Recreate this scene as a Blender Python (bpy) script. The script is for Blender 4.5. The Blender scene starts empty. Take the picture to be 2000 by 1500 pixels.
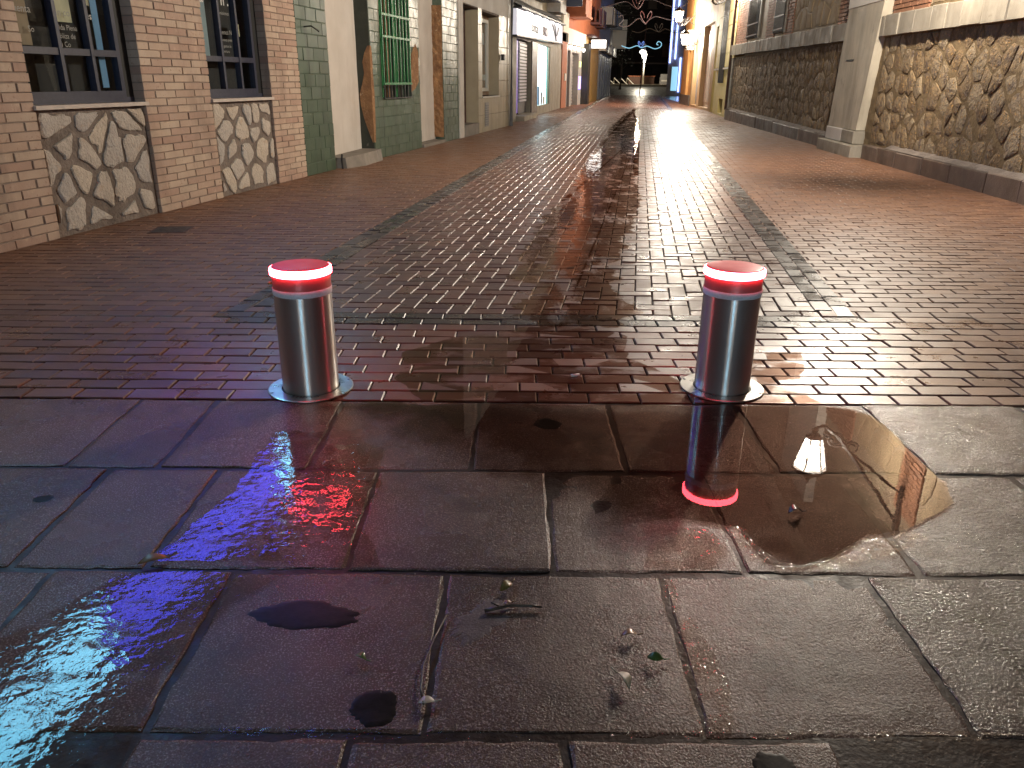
import bpy, math, random
from mathutils import Vector, Matrix, noise as mnoise
random.seed(11)
PI = math.pi
sc = bpy.context.scene
C = sc.collection

# ------------------------------------------------------------------ camera, night sky, exposure
cam = bpy.data.cameras.new('camera')
camo = bpy.data.objects.new('camera', cam)
C.objects.link(camo)
cam.sensor_width = 36.0
cam.lens = 1530.0 / 2000.0 * 36.0
cam.clip_start = 0.05
cam.clip_end = 1000.0
camo.matrix_world = Matrix.Translation((0, 0, 1.17)) @ Matrix.Rotation(PI/2 - math.radians(21.23), 4, 'X') @ Matrix.Rotation(math.radians(0.5), 4, 'Z')
sc.camera = camo

world = bpy.data.worlds.new('World')
sc.world = world
world.use_nodes = True
bg = world.node_tree.nodes['Background']
bg.inputs[0].default_value = (0.60, 0.37, 0.27, 1)      # dull glow of a town sky at night
bg.inputs[1].default_value = 0.042

sc.view_settings.view_transform = 'Standard'
sc.view_settings.look = 'None'
sc.view_settings.gamma = 1.0
sc.view_settings.use_curve_mapping = False
sc.view_settings.exposure = 0.28
sc.render.engine = 'CYCLES'
sc.cycles.use_denoising = True
sc.cycles.max_bounces = 7
sc.cycles.diffuse_bounces = 3
sc.cycles.glossy_bounces = 4
sc.cycles.transparent_max_bounces = 10
sc.cycles.caustics_reflective = False
sc.cycles.caustics_refractive = False
sc.cycles.sample_clamp_indirect = 6.0

LAMP_W = 1350.0

# ------------------------------------------------------------------ materials
MATS = {}

def _n(nt, kind, **kw):
    n = nt.nodes.new(kind)
    for k, v in kw.items():
        setattr(n, k, v)
    return n

def pmat(name, c1, c2=None, scale=6.0, c3=None, rnd=0.0, rough=(0.5, 0.5), rscale=None, bump=(), metal=0.0,
         spec=0.5, coat=0.0, emit=None, estr=0.0, aniso=0.0, stretch=None, detail=6.0, wear=None, speck=None, coord='pos', stain=None):
    """principled material: noise between c1 and c2, per piece towards c3, rough range, layered bump"""
    m = bpy.data.materials.new(name)
    MATS[name] = m
    m.use_nodes = True
    nt = m.node_tree
    L = nt.links.new
    b = nt.nodes['Principled BSDF']
    geo = _n(nt, 'ShaderNodeNewGeometry')
    co = geo.outputs['Position']
    if coord == 'obj':
        co = _n(nt, 'ShaderNodeTexCoord').outputs['Object']
    if stretch:
        mp = _n(nt, 'ShaderNodeMapping')
        mp.inputs['Scale'].default_value = stretch
        L(co, mp.inputs['Vector'])
        cs = mp.outputs[0]
    else:
        cs = co

    def nz(sc_, det=6.0, vec=None, ro=0.55):
        t = _n(nt, 'ShaderNodeTexNoise')
        t.inputs['Scale'].default_value = sc_
        t.inputs['Detail'].default_value = det
        t.inputs['Roughness'].default_value = ro
        L(vec or cs, t.inputs['Vector'])
        return t.outputs['Fac']

    def mix(fac, a, c):
        x = _n(nt, 'ShaderNodeMix', data_type='RGBA')
        if isinstance(fac, float):
            x.inputs[0].default_value = fac
        else:
            L(fac, x.inputs[0])
        for i, v in ((6, a), (7, c)):
            if isinstance(v, tuple):
                x.inputs[i].default_value = (*v[:3], 1)
            else:
                L(v, x.inputs[i])
        return x.outputs[2]

    def ramp(fac, lo, hi):
        r = _n(nt, 'ShaderNodeMapRange')
        r.inputs[1].default_value = lo
        r.inputs[2].default_value = hi
        r.clamp = True
        L(fac, r.inputs[0])
        return r

    col = c1
    if c2 is not None:
        col = mix(ramp(nz(scale, detail), 0.32, 0.68).outputs[0], c1, c2)
    if c3 is not None:
        oi = _n(nt, 'ShaderNodeObjectInfo')
        at = _n(nt, 'ShaderNodeAttribute', attribute_name='tint')
        ad = _n(nt, 'ShaderNodeMath', operation='ADD')
        L(oi.outputs['Random'], ad.inputs[0]); L(at.outputs['Fac'], ad.inputs[1])
        fr = _n(nt, 'ShaderNodeMath', operation='FRACT')
        L(ad.outputs[0], fr.inputs[0])
        ml = _n(nt, 'ShaderNodeMath', operation='MULTIPLY')
        L(fr.outputs[0], ml.inputs[0]); ml.inputs[1].default_value = rnd
        col = mix(ml.outputs[0], col, c3)
    if speck:                                   # (scale, colour, low, high): grains of another colour
        col = mix(ramp(nz(speck[0], 2.0), speck[2], speck[3]).outputs[0], col, speck[1])
    if wear:                                    # (scale, colour, low, high): worn or stained patches
        col = mix(ramp(nz(wear[0], 8.0, ro=0.65), wear[2], wear[3]).outputs[0], col, wear[1])
    if stain:                                   # (colour, strength, low, high): broad runs of damp and dirt down a wall
        mp3 = _n(nt, 'ShaderNodeMapping'); mp3.inputs['Scale'].default_value = (2.6, 2.6, 0.55)
        L(geo.outputs['Position'], mp3.inputs['Vector'])
        rs = ramp(nz(1.0, 9.0, vec=mp3.outputs[0], ro=0.66), stain[2], stain[3])
        rs.inputs[4].default_value = stain[1]
        col = mix(rs.outputs[0], col, stain[0])
    if isinstance(col, tuple):
        b.inputs['Base Color'].default_value = (*col[:3], 1)
    else:
        L(col, b.inputs['Base Color'])
    if rough[0] == rough[1]:
        b.inputs['Roughness'].default_value = rough[0]
    else:
        r = ramp(nz(rscale or scale * 0.7, 5.0), 0.33, 0.67)
        r.inputs[3].default_value = rough[0]
        r.inputs[4].default_value = rough[1]
        L(r.outputs[0], b.inputs['Roughness'])
    b.inputs['Metallic'].default_value = metal
    b.inputs['Specular IOR Level'].default_value = spec
    b.inputs['Coat Weight'].default_value = coat
    b.inputs['Coat Roughness'].default_value = 0.08
    b.inputs['Anisotropic'].default_value = aniso
    prev = None
    for (s_, dist, strength) in bump:
        bp = _n(nt, 'ShaderNodeBump')
        bp.inputs['Distance'].default_value = dist
        bp.inputs['Strength'].default_value = strength
        L(nz(s_, 4.0), bp.inputs['Height'])
        if prev:
            L(prev, bp.inputs['Normal'])
        prev = bp.outputs[0]
    if prev:
        L(prev, b.inputs['Normal'])
    if emit:
        b.inputs['Emission Color'].default_value = (*emit, 1)
        b.inputs['Emission Strength'].default_value = estr
    return m

def emat(name, col, s):
    m = bpy.data.materials.new(name)
    m.use_nodes = True
    nt = m.node_tree
    b = nt.nodes['Principled BSDF']
    b.inputs['Base Color'].default_value = (0.6, 0.6, 0.6, 1)
    b.inputs['Roughness'].default_value = 0.3
    b.inputs['Emission Color'].default_value = (*col, 1)
    b.inputs['Emission Strength'].default_value = s
    MATS[name] = m
    return m

def water(name, tint=(0.8, 0.74, 0.68), ripple=0.0, rscale=14.0, patch=None, rough=0.015, stretch=(1, 1, 1), fade=None):
    """a thin sheet of water: see-through by Fresnel, mirror for the rest; patch breaks the film up"""
    m = bpy.data.materials.new(name)
    m.use_nodes = True
    nt = m.node_tree
    L = nt.links.new
    for n in list(nt.nodes):
        nt.nodes.remove(n)
    out = _n(nt, 'ShaderNodeOutputMaterial')
    geo = _n(nt, 'ShaderNodeNewGeometry')
    mp = _n(nt, 'ShaderNodeMapping')
    mp.inputs['Scale'].default_value = stretch
    L(geo.outputs['Position'], mp.inputs['Vector'])
    tr = _n(nt, 'ShaderNodeBsdfTransparent')
    tr.inputs[0].default_value = (*tint, 1)
    gl = _n(nt, 'ShaderNodeBsdfGlossy')
    gl.inputs['Roughness'].default_value = rough
    fr = _n(nt, 'ShaderNodeFresnel')
    fr.inputs[0].default_value = 1.36
    if ripple:
        t = _n(nt, 'ShaderNodeTexNoise')
        t.inputs['Scale'].default_value = rscale
        t.inputs['Detail'].default_value = 3.0
        L(mp.outputs[0], t.inputs['Vector'])
        bp = _n(nt, 'ShaderNodeBump')
        bp.inputs['Distance'].default_value = ripple
        bp.inputs['Strength'].default_value = 1.0
        L(t.outputs['Fac'], bp.inputs['Height'])
        L(bp.outputs[0], gl.inputs['Normal'])
        L(bp.outputs[0], fr.inputs['Normal'])
    mx = _n(nt, 'ShaderNodeMixShader')
    below = _n(nt, 'ShaderNodeMath', operation='SUBTRACT')      # seen from below, the sheet just lets light through
    below.inputs[0].default_value = 1.0
    L(geo.outputs['Backfacing'], below.inputs[1])
    fb = _n(nt, 'ShaderNodeMath', operation='MULTIPLY')
    L(fr.outputs[0], fb.inputs[0]); L(below.outputs[0], fb.inputs[1])
    L(fb.outputs[0], mx.inputs[0]); L(tr.outputs[0], mx.inputs[1]); L(gl.outputs[0], mx.inputs[2])
    res = mx.outputs[0]
    if patch:                                     # (scale, lo, hi, stretch)
        mp2 = _n(nt, 'ShaderNodeMapping')
        mp2.inputs['Scale'].default_value = patch[3]
        L(geo.outputs['Position'], mp2.inputs['Vector'])
        t = _n(nt, 'ShaderNodeTexNoise')
        t.inputs['Scale'].default_value = patch[0]
        t.inputs['Detail'].default_value = 7.0
        t.inputs['Roughness'].default_value = 0.68
        L(mp2.outputs[0], t.inputs['Vector'])
        r = _n(nt, 'ShaderNodeMapRange')
        r.inputs[1].default_value = patch[1]
        r.inputs[2].default_value = patch[2]
        L(t.outputs['Fac'], r.inputs[0])
        clear = _n(nt, 'ShaderNodeBsdfTransparent')
        mx2 = _n(nt, 'ShaderNodeMixShader')
        L(r.outputs[0], mx2.inputs[0]); L(clear.outputs[0], mx2.inputs[1]); L(res, mx2.inputs[2])
        res = mx2.outputs[0]
    if fade:                                      # (x where the film runs dry, x where it is whole, raggedness)
        sp = _n(nt, 'ShaderNodeSeparateXYZ'); L(geo.outputs['Position'], sp.inputs[0])
        t = _n(nt, 'ShaderNodeTexNoise'); t.inputs['Scale'].default_value = 7.0; t.inputs['Detail'].default_value = 8.0; t.inputs['Roughness'].default_value = 0.7
        L(geo.outputs['Position'], t.inputs['Vector'])
        ma = _n(nt, 'ShaderNodeMath', operation='MULTIPLY_ADD'); ma.inputs[1].default_value = fade[2]; L(t.outputs['Fac'], ma.inputs[0])
        my = _n(nt, 'ShaderNodeMath', operation='MULTIPLY_ADD'); my.inputs[1].default_value = fade[3]; L(sp.outputs['Y'], my.inputs[0]); L(sp.outputs['X'], my.inputs[2])
        m0 = _n(nt, 'ShaderNodeMath', operation='SUBTRACT'); m0.inputs[1].default_value = fade[3]*2.0; L(my.outputs[0], m0.inputs[0])
        L(m0.outputs[0], ma.inputs[2])
        r = _n(nt, 'ShaderNodeMapRange'); r.interpolation_type = 'SMOOTHSTEP'
        r.inputs[1].default_value = fade[0] + fade[2]*.5; r.inputs[2].default_value = fade[1] + fade[2]*.5
        L(ma.outputs[0], r.inputs[0])
        clear2 = _n(nt, 'ShaderNodeBsdfTransparent')
        mx3 = _n(nt, 'ShaderNodeMixShader')
        L(r.outputs[0], mx3.inputs[0]); L(clear2.outputs[0], mx3.inputs[1]); L(res, mx3.inputs[2])
        res = mx3.outputs[0]
    L(res, out.inputs[0])
    MATS[name] = m
    return m

# ------------------------------------------------------------------ mesh helpers
class MB:
    def __init__(s):
        s.v = []; s.f = []; s.t = []
    def add(s, vs, fs, tint=0.0):
        o = len(s.v)
        s.v += [tuple(p) for p in vs]
        s.f += [tuple(i + o for i in f) for f in fs]
        s.t += [tint] * len(fs)
    def box(s, x0, x1, y0, y1, z0, z1, tint=0.0, shear=0.0):
        vs = [(x, y, z + shear * x) for z in (z0, z1) for y in (y0, y1) for x in (x0, x1)]
        s.add(vs, [(0, 2, 3, 1), (4, 5, 7, 6), (0, 1, 5, 4), (1, 3, 7, 5), (3, 2, 6, 7), (2, 0, 4, 6)], tint)
    def quad(s, a, b, c, d, tint=0.0):
        s.add([a, b, c, d], [(0, 1, 2, 3)], tint)
    def tube(s, pts, r, n=8, r1=None, cap=True):
        pts = [Vector(p) for p in pts]
        rings = []
        up = Vector((0, 0, 1))
        for i, p in enumerate(pts):
            d = (pts[min(i+1, len(pts)-1)] - pts[max(i-1, 0)]).normalized()
            a = d.cross(up)
            if a.length < 1e-3:
                a = d.cross(Vector((1, 0, 0)))
            a.normalize(); b = a.cross(d).normalized()
            rr = r if r1 is None else r + (r1 - r) * i / max(1, len(pts)-1)
            rings.append([p + a * math.cos(2*PI*k/n) * rr + b * math.sin(2*PI*k/n) * rr for k in range(n)])
        vs = [q for g in rings for q in g]
        fs = [(i*n + k, i*n + (k+1) % n, (i+1)*n + (k+1) % n, (i+1)*n + k) for i in range(len(pts)-1) for k in range(n)]
        if cap:
            fs += [tuple(range(n))[::-1], tuple((len(pts)-1)*n + k for k in range(n))]
        s.add(vs, fs)
    def lathe(s, prof, n=24, cx=0, cy=0, cz=0, capb=False, capt=False, ph=0.0):
        vs = [(cx + r*math.cos(2*PI*k/n+ph), cy + r*math.sin(2*PI*k/n+ph), cz + z) for r, z in prof for k in range(n)]
        fs = [(i*n + k, i*n + (k+1) % n, (i+1)*n + (k+1) % n, (i+1)*n + k) for i in range(len(prof)-1) for k in range(n)]
        if capb: fs.append(tuple(range(n))[::-1])
        if capt: fs.append(tuple((len(prof)-1)*n + k for k in range(n)))
        s.add(vs, fs)
    def build(s, name, mat, parent=None, smooth=False, loc=None, rotz=0.0, link=True):
        me = bpy.data.meshes.new(name)
        me.from_pydata(s.v, [], s.f)
        if mat is not None:
            me.materials.append(MATS[mat] if isinstance(mat, str) else mat)
        if any(s.t):
            at = me.attributes.new('tint', 'FLOAT', 'FACE')
            at.data.foreach_set('value', s.t)
        if smooth:
            me.polygons.foreach_set('use_smooth', [True] * len(s.f))
        me.update()
        if not link:
            return me
        return link_mesh(name, me, parent, loc, rotz)

def link_mesh(name, me, parent=None, loc=None, rotz=0.0):
    o = bpy.data.objects.new(name, me)
    C.objects.link(o)
    if parent is not None: o.parent = parent
    if loc is not None: o.location = loc
    if rotz: o.rotation_euler = (0, 0, rotz)
    return o

def thing(name, label, cat, loc=(0, 0, 0), rotz=0.0, group=None):
    o = bpy.data.objects.new(name, None)
    C.objects.link(o)
    o.empty_display_size = 0.2
    o.location = loc; o.rotation_euler = (0, 0, rotz)
    o['label'] = label; o['category'] = cat
    if group: o['group'] = group
    return o

def tag(o, label, cat, group=None):
    o['label'] = label; o['category'] = cat
    if group: o['group'] = group
    return o

def structure(name, loc=(0, 0, 0)):
    o = bpy.data.objects.new(name, None)
    C.objects.link(o); o.location = loc
    o['kind'] = 'structure'
    return o

def fn(x, y, z=0.0, s=1.0):
    return mnoise.noise(Vector((x*s, y*s, z*s)))

def clip_poly(poly, p, nrm):
    """keep the part of poly where (q-p).nrm <= 0"""
    out = []
    for i in range(len(poly)):
        a, b = poly[i], poly[(i+1) % len(poly)]
        da = (a[0]-p[0])*nrm[0] + (a[1]-p[1])*nrm[1]
        db = (b[0]-p[0])*nrm[0] + (b[1]-p[1])*nrm[1]
        if da <= 0: out.append(a)
        if da * db < 0:
            t = da / (da - db)
            out.append((a[0] + (b[0]-a[0])*t, a[1] + (b[1]-a[1])*t))
    return out

def voronoi(x0, x1, y0, y1, nx, ny, jit, rng):
    """jittered grid cells as convex polygons"""
    pts = []
    dx, dy = (x1-x0)/nx, (y1-y0)/ny
    for j in range(ny):
        for i in range(nx):
            pts.append((x0 + dx*(i+.5+(.25 if j % 2 else -.25)) + dx*jit*rng.uniform(-1, 1), y0 + dy*(j+.5) + dy*jit*rng.uniform(-1, 1)))
    cells = []
    R = 2.6 * max(dx, dy)
    for p in pts:
        poly = [(x0, y0), (x1, y0), (x1, y1), (x0, y1)]
        for q in pts:
            if q is p or abs(q[0]-p[0]) > R or abs(q[1]-p[1]) > R: continue
            poly = clip_poly(poly, ((p[0]+q[0])/2, (p[1]+q[1])/2), (q[0]-p[0], q[1]-p[1]))
            if len(poly) < 3: break
        if len(poly) >= 3: cells.append(poly)
    return cells

def shrink_jag(poly, d, jag, rng, seg=0.05, rnd=0.0):
    """inset a cell by d, break its edges up and roughen them"""
    n = len(poly)
    cx = sum(p[0] for p in poly)/n; cy = sum(p[1] for p in poly)/n
    q = [p for p in poly]
    for i in range(n):
        a, b = poly[i], poly[(i+1) % n]
        ex, ey = b[0]-a[0], b[1]-a[1]
        l = math.hypot(ex, ey)
        if l < 1e-5: continue
        nx, ny = ey/l, -ex/l
        if (cx-a[0])*nx + (cy-a[1])*ny > 0: nx, ny = -nx, -ny
        q = clip_poly(q, (a[0]-nx*d, a[1]-ny*d), (nx, ny))
        if len(q) < 3: return []
    out = []
    sd = rng.uniform(0, 100)
    for i in range(len(q)):
        a, b = q[i], q[(i+1) % len(q)]
        l = math.hypot(b[0]-a[0], b[1]-a[1])
        k = max(1, int(l/seg))
        for j in range(k):
            t = j/k
            x, y = a[0]+(b[0]-a[0])*t, a[1]+(b[1]-a[1])*t
            f = 1 + jag * (fn(x*9+sd, y*9, 0) + .5*fn(x*28+sd, y*28, 7)) - (rnd if j == 0 else 0)
            out.append((cx+(x-cx)*f, cy+(y-cy)*f))
    return out

def stone_mesh(mb, poly, depth, bulge, rng, out=-1, tint=0.0, top=0.72):
    """a stone set in a wall: outline in (s,z), rises from y=0 to depth with a domed, uneven face"""
    n = len(poly)
    cx = sum(p[0] for p in poly)/n; cy = sum(p[1] for p in poly)/n
    vs = []
    for k, (f, h) in enumerate(((1.0, -0.02), (0.97, depth*0.65), (top, depth))):
        for p in poly:
            hh = h + (rng.uniform(-.25, .25)*depth*0.6 if k == 2 else 0)
            vs.append((cx+(p[0]-cx)*f, out*hh, cy+(p[1]-cy)*f))
    vs.append((cx, out*(depth+bulge), cy))
    fs = []
    for k in range(2):
        for i in range(n):
            fs.append((k*n+i, k*n+(i+1) % n, (k+1)*n+(i+1) % n, (k+1)*n+i))
    for i in range(n):
        fs.append((2*n+i, 2*n+(i+1) % n, 3*n))
    if out > 0: fs = [f[::-1] for f in fs]
    mb.add(vs, fs, tint)

def holed_wall(mb, s0, s1, z0, z1, holes, out=-1, depth=0.2, shear=0.0, y=0.0, back=False):
    """front face of a wall with reveals round rectangular holes (s0,s1,z0,z1[,depth])"""
    xs = sorted({s0, s1, *[h[0] for h in holes], *[h[1] for h in holes]})
    zs = sorted({z0, z1, *[h[2] for h in holes], *[h[3] for h in holes]})
    xs = [x for x in xs if s0 <= x <= s1]; zs = [z for z in zs if z0 <= z <= z1]
    def inh(x, z):
        for h in holes:
            if h[0] < x < h[1] and h[2] < z < h[3]: return h
        return None
    P = lambda x, yy, z: (x, yy, z + shear*x)
    for i in range(len(xs)-1):
        for j in range(len(zs)-1):
            if inh((xs[i]+xs[i+1])/2, (zs[j]+zs[j+1])/2): continue
            mb.quad(P(xs[i], y, zs[j]), P(xs[i+1], y, zs[j]), P(xs[i+1], y, zs[j+1]), P(xs[i], y, zs[j+1]))
    for h in holes:
        d = (h[4] if len(h) > 4 else depth)
        yb = y - out*d
        a, b, c, e = h[:4]
        mb.quad(P(a, y, c), P(a, yb, c), P(a, yb, e), P(a, y, e))
        mb.quad(P(b, y, c), P(b, y, e), P(b, yb, e), P(b, yb, c))
        mb.quad(P(a, y, e), P(a, yb, e), P(b, yb, e), P(b, y, e))
        if c > z0: mb.quad(P(a, y, c), P(b, y, c), P(b, yb, c), P(a, yb, c))
        if back: mb.quad(P(a, yb, c), P(b, yb, c), P(b, yb, e), P(a, yb, e))

def text(name, body, size, mat, parent, loc, rot, extrude=0.0, sx=1.0, align='LEFT'):
    cu = bpy.data.curves.new(name, 'FONT')
    cu.body = body; cu.size = size; cu.extrude = extrude
    cu.align_x = align
    cu.resolution_u = 2
    o = bpy.data.objects.new(name, cu)
    C.objects.link(o)
    cu.materials.append(MATS[mat])
    o.parent = parent; o.location = loc; o.rotation_euler = rot
    o.scale = (sx, 1, 1)
    TEXTS.append(o)
    return o

TEXTS = []
def text_to_mesh():
    """lettering ends up as plain mesh objects"""
    dg = bpy.context.evaluated_depsgraph_get()
    for o in TEXTS:
        me = bpy.data.meshes.new_from_object(o.evaluated_get(dg))
        n = link_mesh('tmp', me, o.parent, o.location)
        n.rotation_euler = o.rotation_euler; n.scale = o.scale
        nm = o.name.split('.')[0]
        cu = o.data
        bpy.data.objects.remove(o); bpy.data.curves.remove(cu)
        n.name = nm

# ------------------------------------------------------------------ materials used
pmat('paver', (0.240, 0.108, 0.066), (0.168, 0.076, 0.049), 9.0, c3=(0.085, 0.042, 0.036), rnd=0.75, rough=(0.25, 0.42), rscale=6.0,
     bump=((170.0, 0.0016, 0.55), (24.0, 0.003, 0.25)), spec=0.75)
pmat('paver_matte', (0.285, 0.142, 0.078), (0.205, 0.100, 0.056), 7.0, c3=(0.130, 0.062, 0.044), rnd=0.6, rough=(0.38, 0.55), rscale=5.0,
     bump=((150.0, 0.0014, 0.5), (20.0, 0.003, 0.25)), spec=0.45)
pmat('paver_dark', (0.062, 0.044, 0.038), (0.040, 0.029, 0.026), 9.0, c3=(0.075, 0.056, 0.048), rnd=0.7, rough=(0.20, 0.38), rscale=6.0,
     bump=((170.0, 0.0016, 0.55), (24.0, 0.003, 0.25)), spec=0.5)
pmat('wet_joint', (0.030, 0.018, 0.014), (0.018, 0.012, 0.010), 12.0, rough=(0.10, 0.30), bump=((60.0, 0.002, 0.4),))
def granite_mat():
    m = pmat('granite', (0.165, 0.098, 0.072), (0.108, 0.064, 0.048), 4.0, c3=(0.094, 0.056, 0.042), rnd=0.5,
             rough=(0.17, 0.32), rscale=3.5, bump=((210.0, 0.0032, 0.6), (60.0, 0.0020, 0.25), (9.0, 0.004, 0.15)), speck=(230.0, (0.36, 0.26, 0.215), 0.54, 0.66),
             wear=(2.3, (0.052, 0.033, 0.027), 0.50, 0.72), spec=0.30)
    return m
granite_mat()
pmat('granite_rough', (0.110, 0.078, 0.066), (0.072, 0.052, 0.045), 5.0, c3=(0.050, 0.038, 0.034), rnd=0.4,
     rough=(0.12, 0.20), rscale=4.0, spec=0.8, bump=((260.0, 0.0010, 0.8), (125.0, 0.0034, 1.0)), wear=(3.0, (0.040, 0.028, 0.024), 0.5, 0.7), speck=(260.0, (0.22, 0.17, 0.15), 0.52, 0.70))
pmat('granite_dark', (0.012, 0.009, 0.008), (0.020, 0.015, 0.013), 60.0, rough=(0.3, 0.45), bump=((140.0, 0.001, 0.3),), spec=0.12)
pmat('slab_joint', (0.050, 0.032, 0.025), (0.026, 0.017, 0.014), 25.0, rough=(0.3, 0.55), bump=((90.0, 0.003, 0.5), (20.0, .004, .3)), spec=0.25)
pmat('cement', (0.125, 0.085, 0.080), (0.080, 0.053, 0.048), 40.0, rough=(0.4, 0.6), bump=((150.0, 0.002, 0.5),), speck=(230.0, (0.2, 0.15, 0.14), 0.54, 0.66))
pmat('grit', (0.26, 0.19, 0.17), (0.18, 0.13, 0.12), 60.0, rough=(0.4, 0.6))
water('puddle_still', tint=(0.42, 0.32, 0.275), rough=0.0, ripple=0.00010, rscale=9.0, fade=(.02, .58, .9, 1.2))
water('puddle_brick', tint=(0.66, 0.54, 0.48), rough=0.0, ripple=0.00016, rscale=7.0, patch=(4.0, 0.38, 0.50, (1, 1.6, 1)))
water('puddle_ripple', tint=(0.74, 0.62, 0.54), ripple=0.0022, rscale=9.0, stretch=(1.0, 0.7, 1), patch=(3.2, 0.40, 0.47, (1.6, 0.5, 1)))
water('film_ripple', tint=(0.80, 0.72, 0.68), ripple=0.0011, rscale=30.0, patch=(8.0, 0.37, 0.46, (0.75, 1.6, 1)), rough=0.03)
water('film_splash', tint=(0.80, 0.72, 0.68), ripple=0.0030, rscale=26.0, patch=(9.0, 0.43, 0.49, (0.75, 1.5, 1)), rough=0.03)
water('film_glitter', tint=(0.85, 0.8, 0.76), ripple=0.0060, rscale=55.0, patch=(16.0, 0.42, 0.48, (1, 1, 1)), rough=0.05)
water('film_wet', tint=(0.70, 0.60, 0.54), ripple=0.001, rscale=30.0, patch=(5.0, 0.47, 0.54, (1.0, 1.3, 1)), rough=0.04)

def steel_mat():
    """stainless tube brushed round its girth: highlights pull out into upright streaks"""
    m = pmat('steel', (0.74, 0.73, 0.72), (0.64, 0.63, 0.62), 5.0, rough=(0.20, 0.23), rscale=4.0, metal=1.0, aniso=1.0)
    m.node_tree.nodes['Principled BSDF'].inputs['Anisotropic Rotation'].default_value = 0.25
    nt = m.node_tree
    tg = _n(nt, 'ShaderNodeTangent', direction_type='RADIAL', axis='Z')
    b = nt.nodes['Principled BSDF']
    nt.links.new(tg.outputs[0], b.inputs['Tangent'])
    b2 = _n(nt, 'ShaderNodeBsdfPrincipled')
    b2.inputs['Base Color'].default_value = (0.62, 0.61, 0.60, 1)
    b2.inputs['Metallic'].default_value = 1.0
    b2.inputs['Roughness'].default_value = 0.55
    mx = _n(nt, 'ShaderNodeMixShader'); mx.inputs[0].default_value = 0.32
    out = next(n for n in nt.nodes if n.type == 'OUTPUT_MATERIAL')
    nt.links.new(b.outputs[0], mx.inputs[1]); nt.links.new(b2.outputs[0], mx.inputs[2]); nt.links.new(mx.outputs[0], out.inputs[0])
steel_mat()
pmat('steel_plate', (0.55, 0.54, 0.52), (0.42, 0.41, 0.40), 14.0, rough=(0.25, 0.42), metal=1.0, bump=((90.0, 0.001, 0.3),))
pmat('cap_ring_glow', (0.30, 0.03, 0.035), (0.20, 0.025, 0.03), 14.0, spec=0.12, rough=(0.35, 0.5), bump=((60.0, 0.001, 0.3),), emit=(1.0, 0.06, 0.08), estr=0.32)  # red light of the ring put into the cap's colour and emission
pmat('head_ring_glow', (0.60, 0.20, 0.20), (0.50, 0.16, 0.16), 8.0, rough=(0.3, 0.4), metal=0.45)  # ring's red glow on the metal below it, painted in as base tint
pmat('reflective_tape', (0.85, 0.85, 0.92), (0.72, 0.72, 0.82), 120.0, rough=(0.3, 0.4), bump=((300.0, 0.001, 0.5),), emit=(0.5, 0.5, 0.8), estr=0.0)
pmat('brass', (0.55, 0.36, 0.10), rough=(0.3, 0.3), metal=1.0)
pmat('black_gap', (0.006, 0.006, 0.006), rough=(0.6, 0.6))
pmat('engraving', (0.03, 0.03, 0.03), rough=(0.6, 0.6))
emat('led_red', (1.0, 0.05, 0.07), 52.0)

pmat('brick', (0.56, 0.445, 0.345), (0.47, 0.355, 0.27), 5.0, c3=(0.40, 0.255, 0.195), rnd=0.9, rough=(0.6, 0.85), bump=((70.0, 0.003, 0.4), (16.0, 0.006, 0.25)), wear=(11.0, (0.56, 0.42, 0.31), 0.58, 0.75), speck=(30.0, (0.30, 0.17, 0.13), 0.64, 0.78), stain=((0.20, 0.135, 0.105), 0.55, 0.48, 0.68))
pmat('mortar', (0.30, 0.235, 0.19), (0.22, 0.17, 0.14), 20.0, rough=(0.8, 0.95), bump=((60.0, 0.004, 0.5),))
pmat('stone_white', (0.62, 0.54, 0.44), (0.50, 0.42, 0.34), 14.0, c3=(0.42, 0.40, 0.39), rnd=0.8, rough=(0.6, 0.85), bump=((45.0, 0.016, 0.8), (12.0, 0.02, 0.6)), wear=(7.0, (0.50, 0.36, 0.24), 0.60, 0.72), speck=(90.0, (0.34, 0.28, 0.24), 0.58, 0.68), stain=((0.34, 0.28, 0.22), 0.45, 0.48, 0.70))
pmat('panel_mortar', (0.25, 0.205, 0.175), (0.17, 0.135, 0.115), 7.0, rough=(0.75, 0.95), bump=((30.0, 0.022, 0.8), (9.0, 0.03, 0.5)), wear=(3.0, (0.13, 0.10, 0.082), 0.50, 0.66), stain=((0.12, 0.095, 0.08), 0.6, 0.46, 0.66))
pmat('sill', (0.60, 0.52, 0.46), (0.48, 0.42, 0.37), 9.0, rough=(0.4, 0.6), bump=((90.0, 0.002, 0.3),))
pmat('navy', (0.042, 0.045, 0.075), (0.032, 0.034, 0.058), 30.0, rough=(0.35, 0.5), bump=((150.0, 0.001, 0.2),))
water('pane', tint=(0.80, 0.86, 0.88), rough=0.0)
pmat('interior', (0.020, 0.018, 0.020), (0.035, 0.028, 0.024), 2.0, rough=(0.7, 0.9))
pmat('poster_cream', (0.75, 0.68, 0.42), (0.22, 0.17, 0.10), 3.2, rough=(0.5, 0.6), stretch=(1, 1, 0.5))
pmat('poster_brown', (0.34, 0.22, 0.11), (0.10, 0.07, 0.04), 2.6, rough=(0.5, 0.6), stretch=(1, 1, 0.5))
pmat('poster_blue', (0.14, 0.34, 0.60), (0.10, 0.26, 0.48), 3.0, rough=(0.5, 0.6))
pmat('poster_grey', (0.34, 0.42, 0.44), (0.24, 0.30, 0.33), 3.0, rough=(0.5, 0.6))
pmat('vinyl_white', (0.62, 0.62, 0.60), rough=(0.5, 0.5))
pmat('vinyl_dim', (0.30, 0.30, 0.28), rough=(0.5, 0.5))

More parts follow.
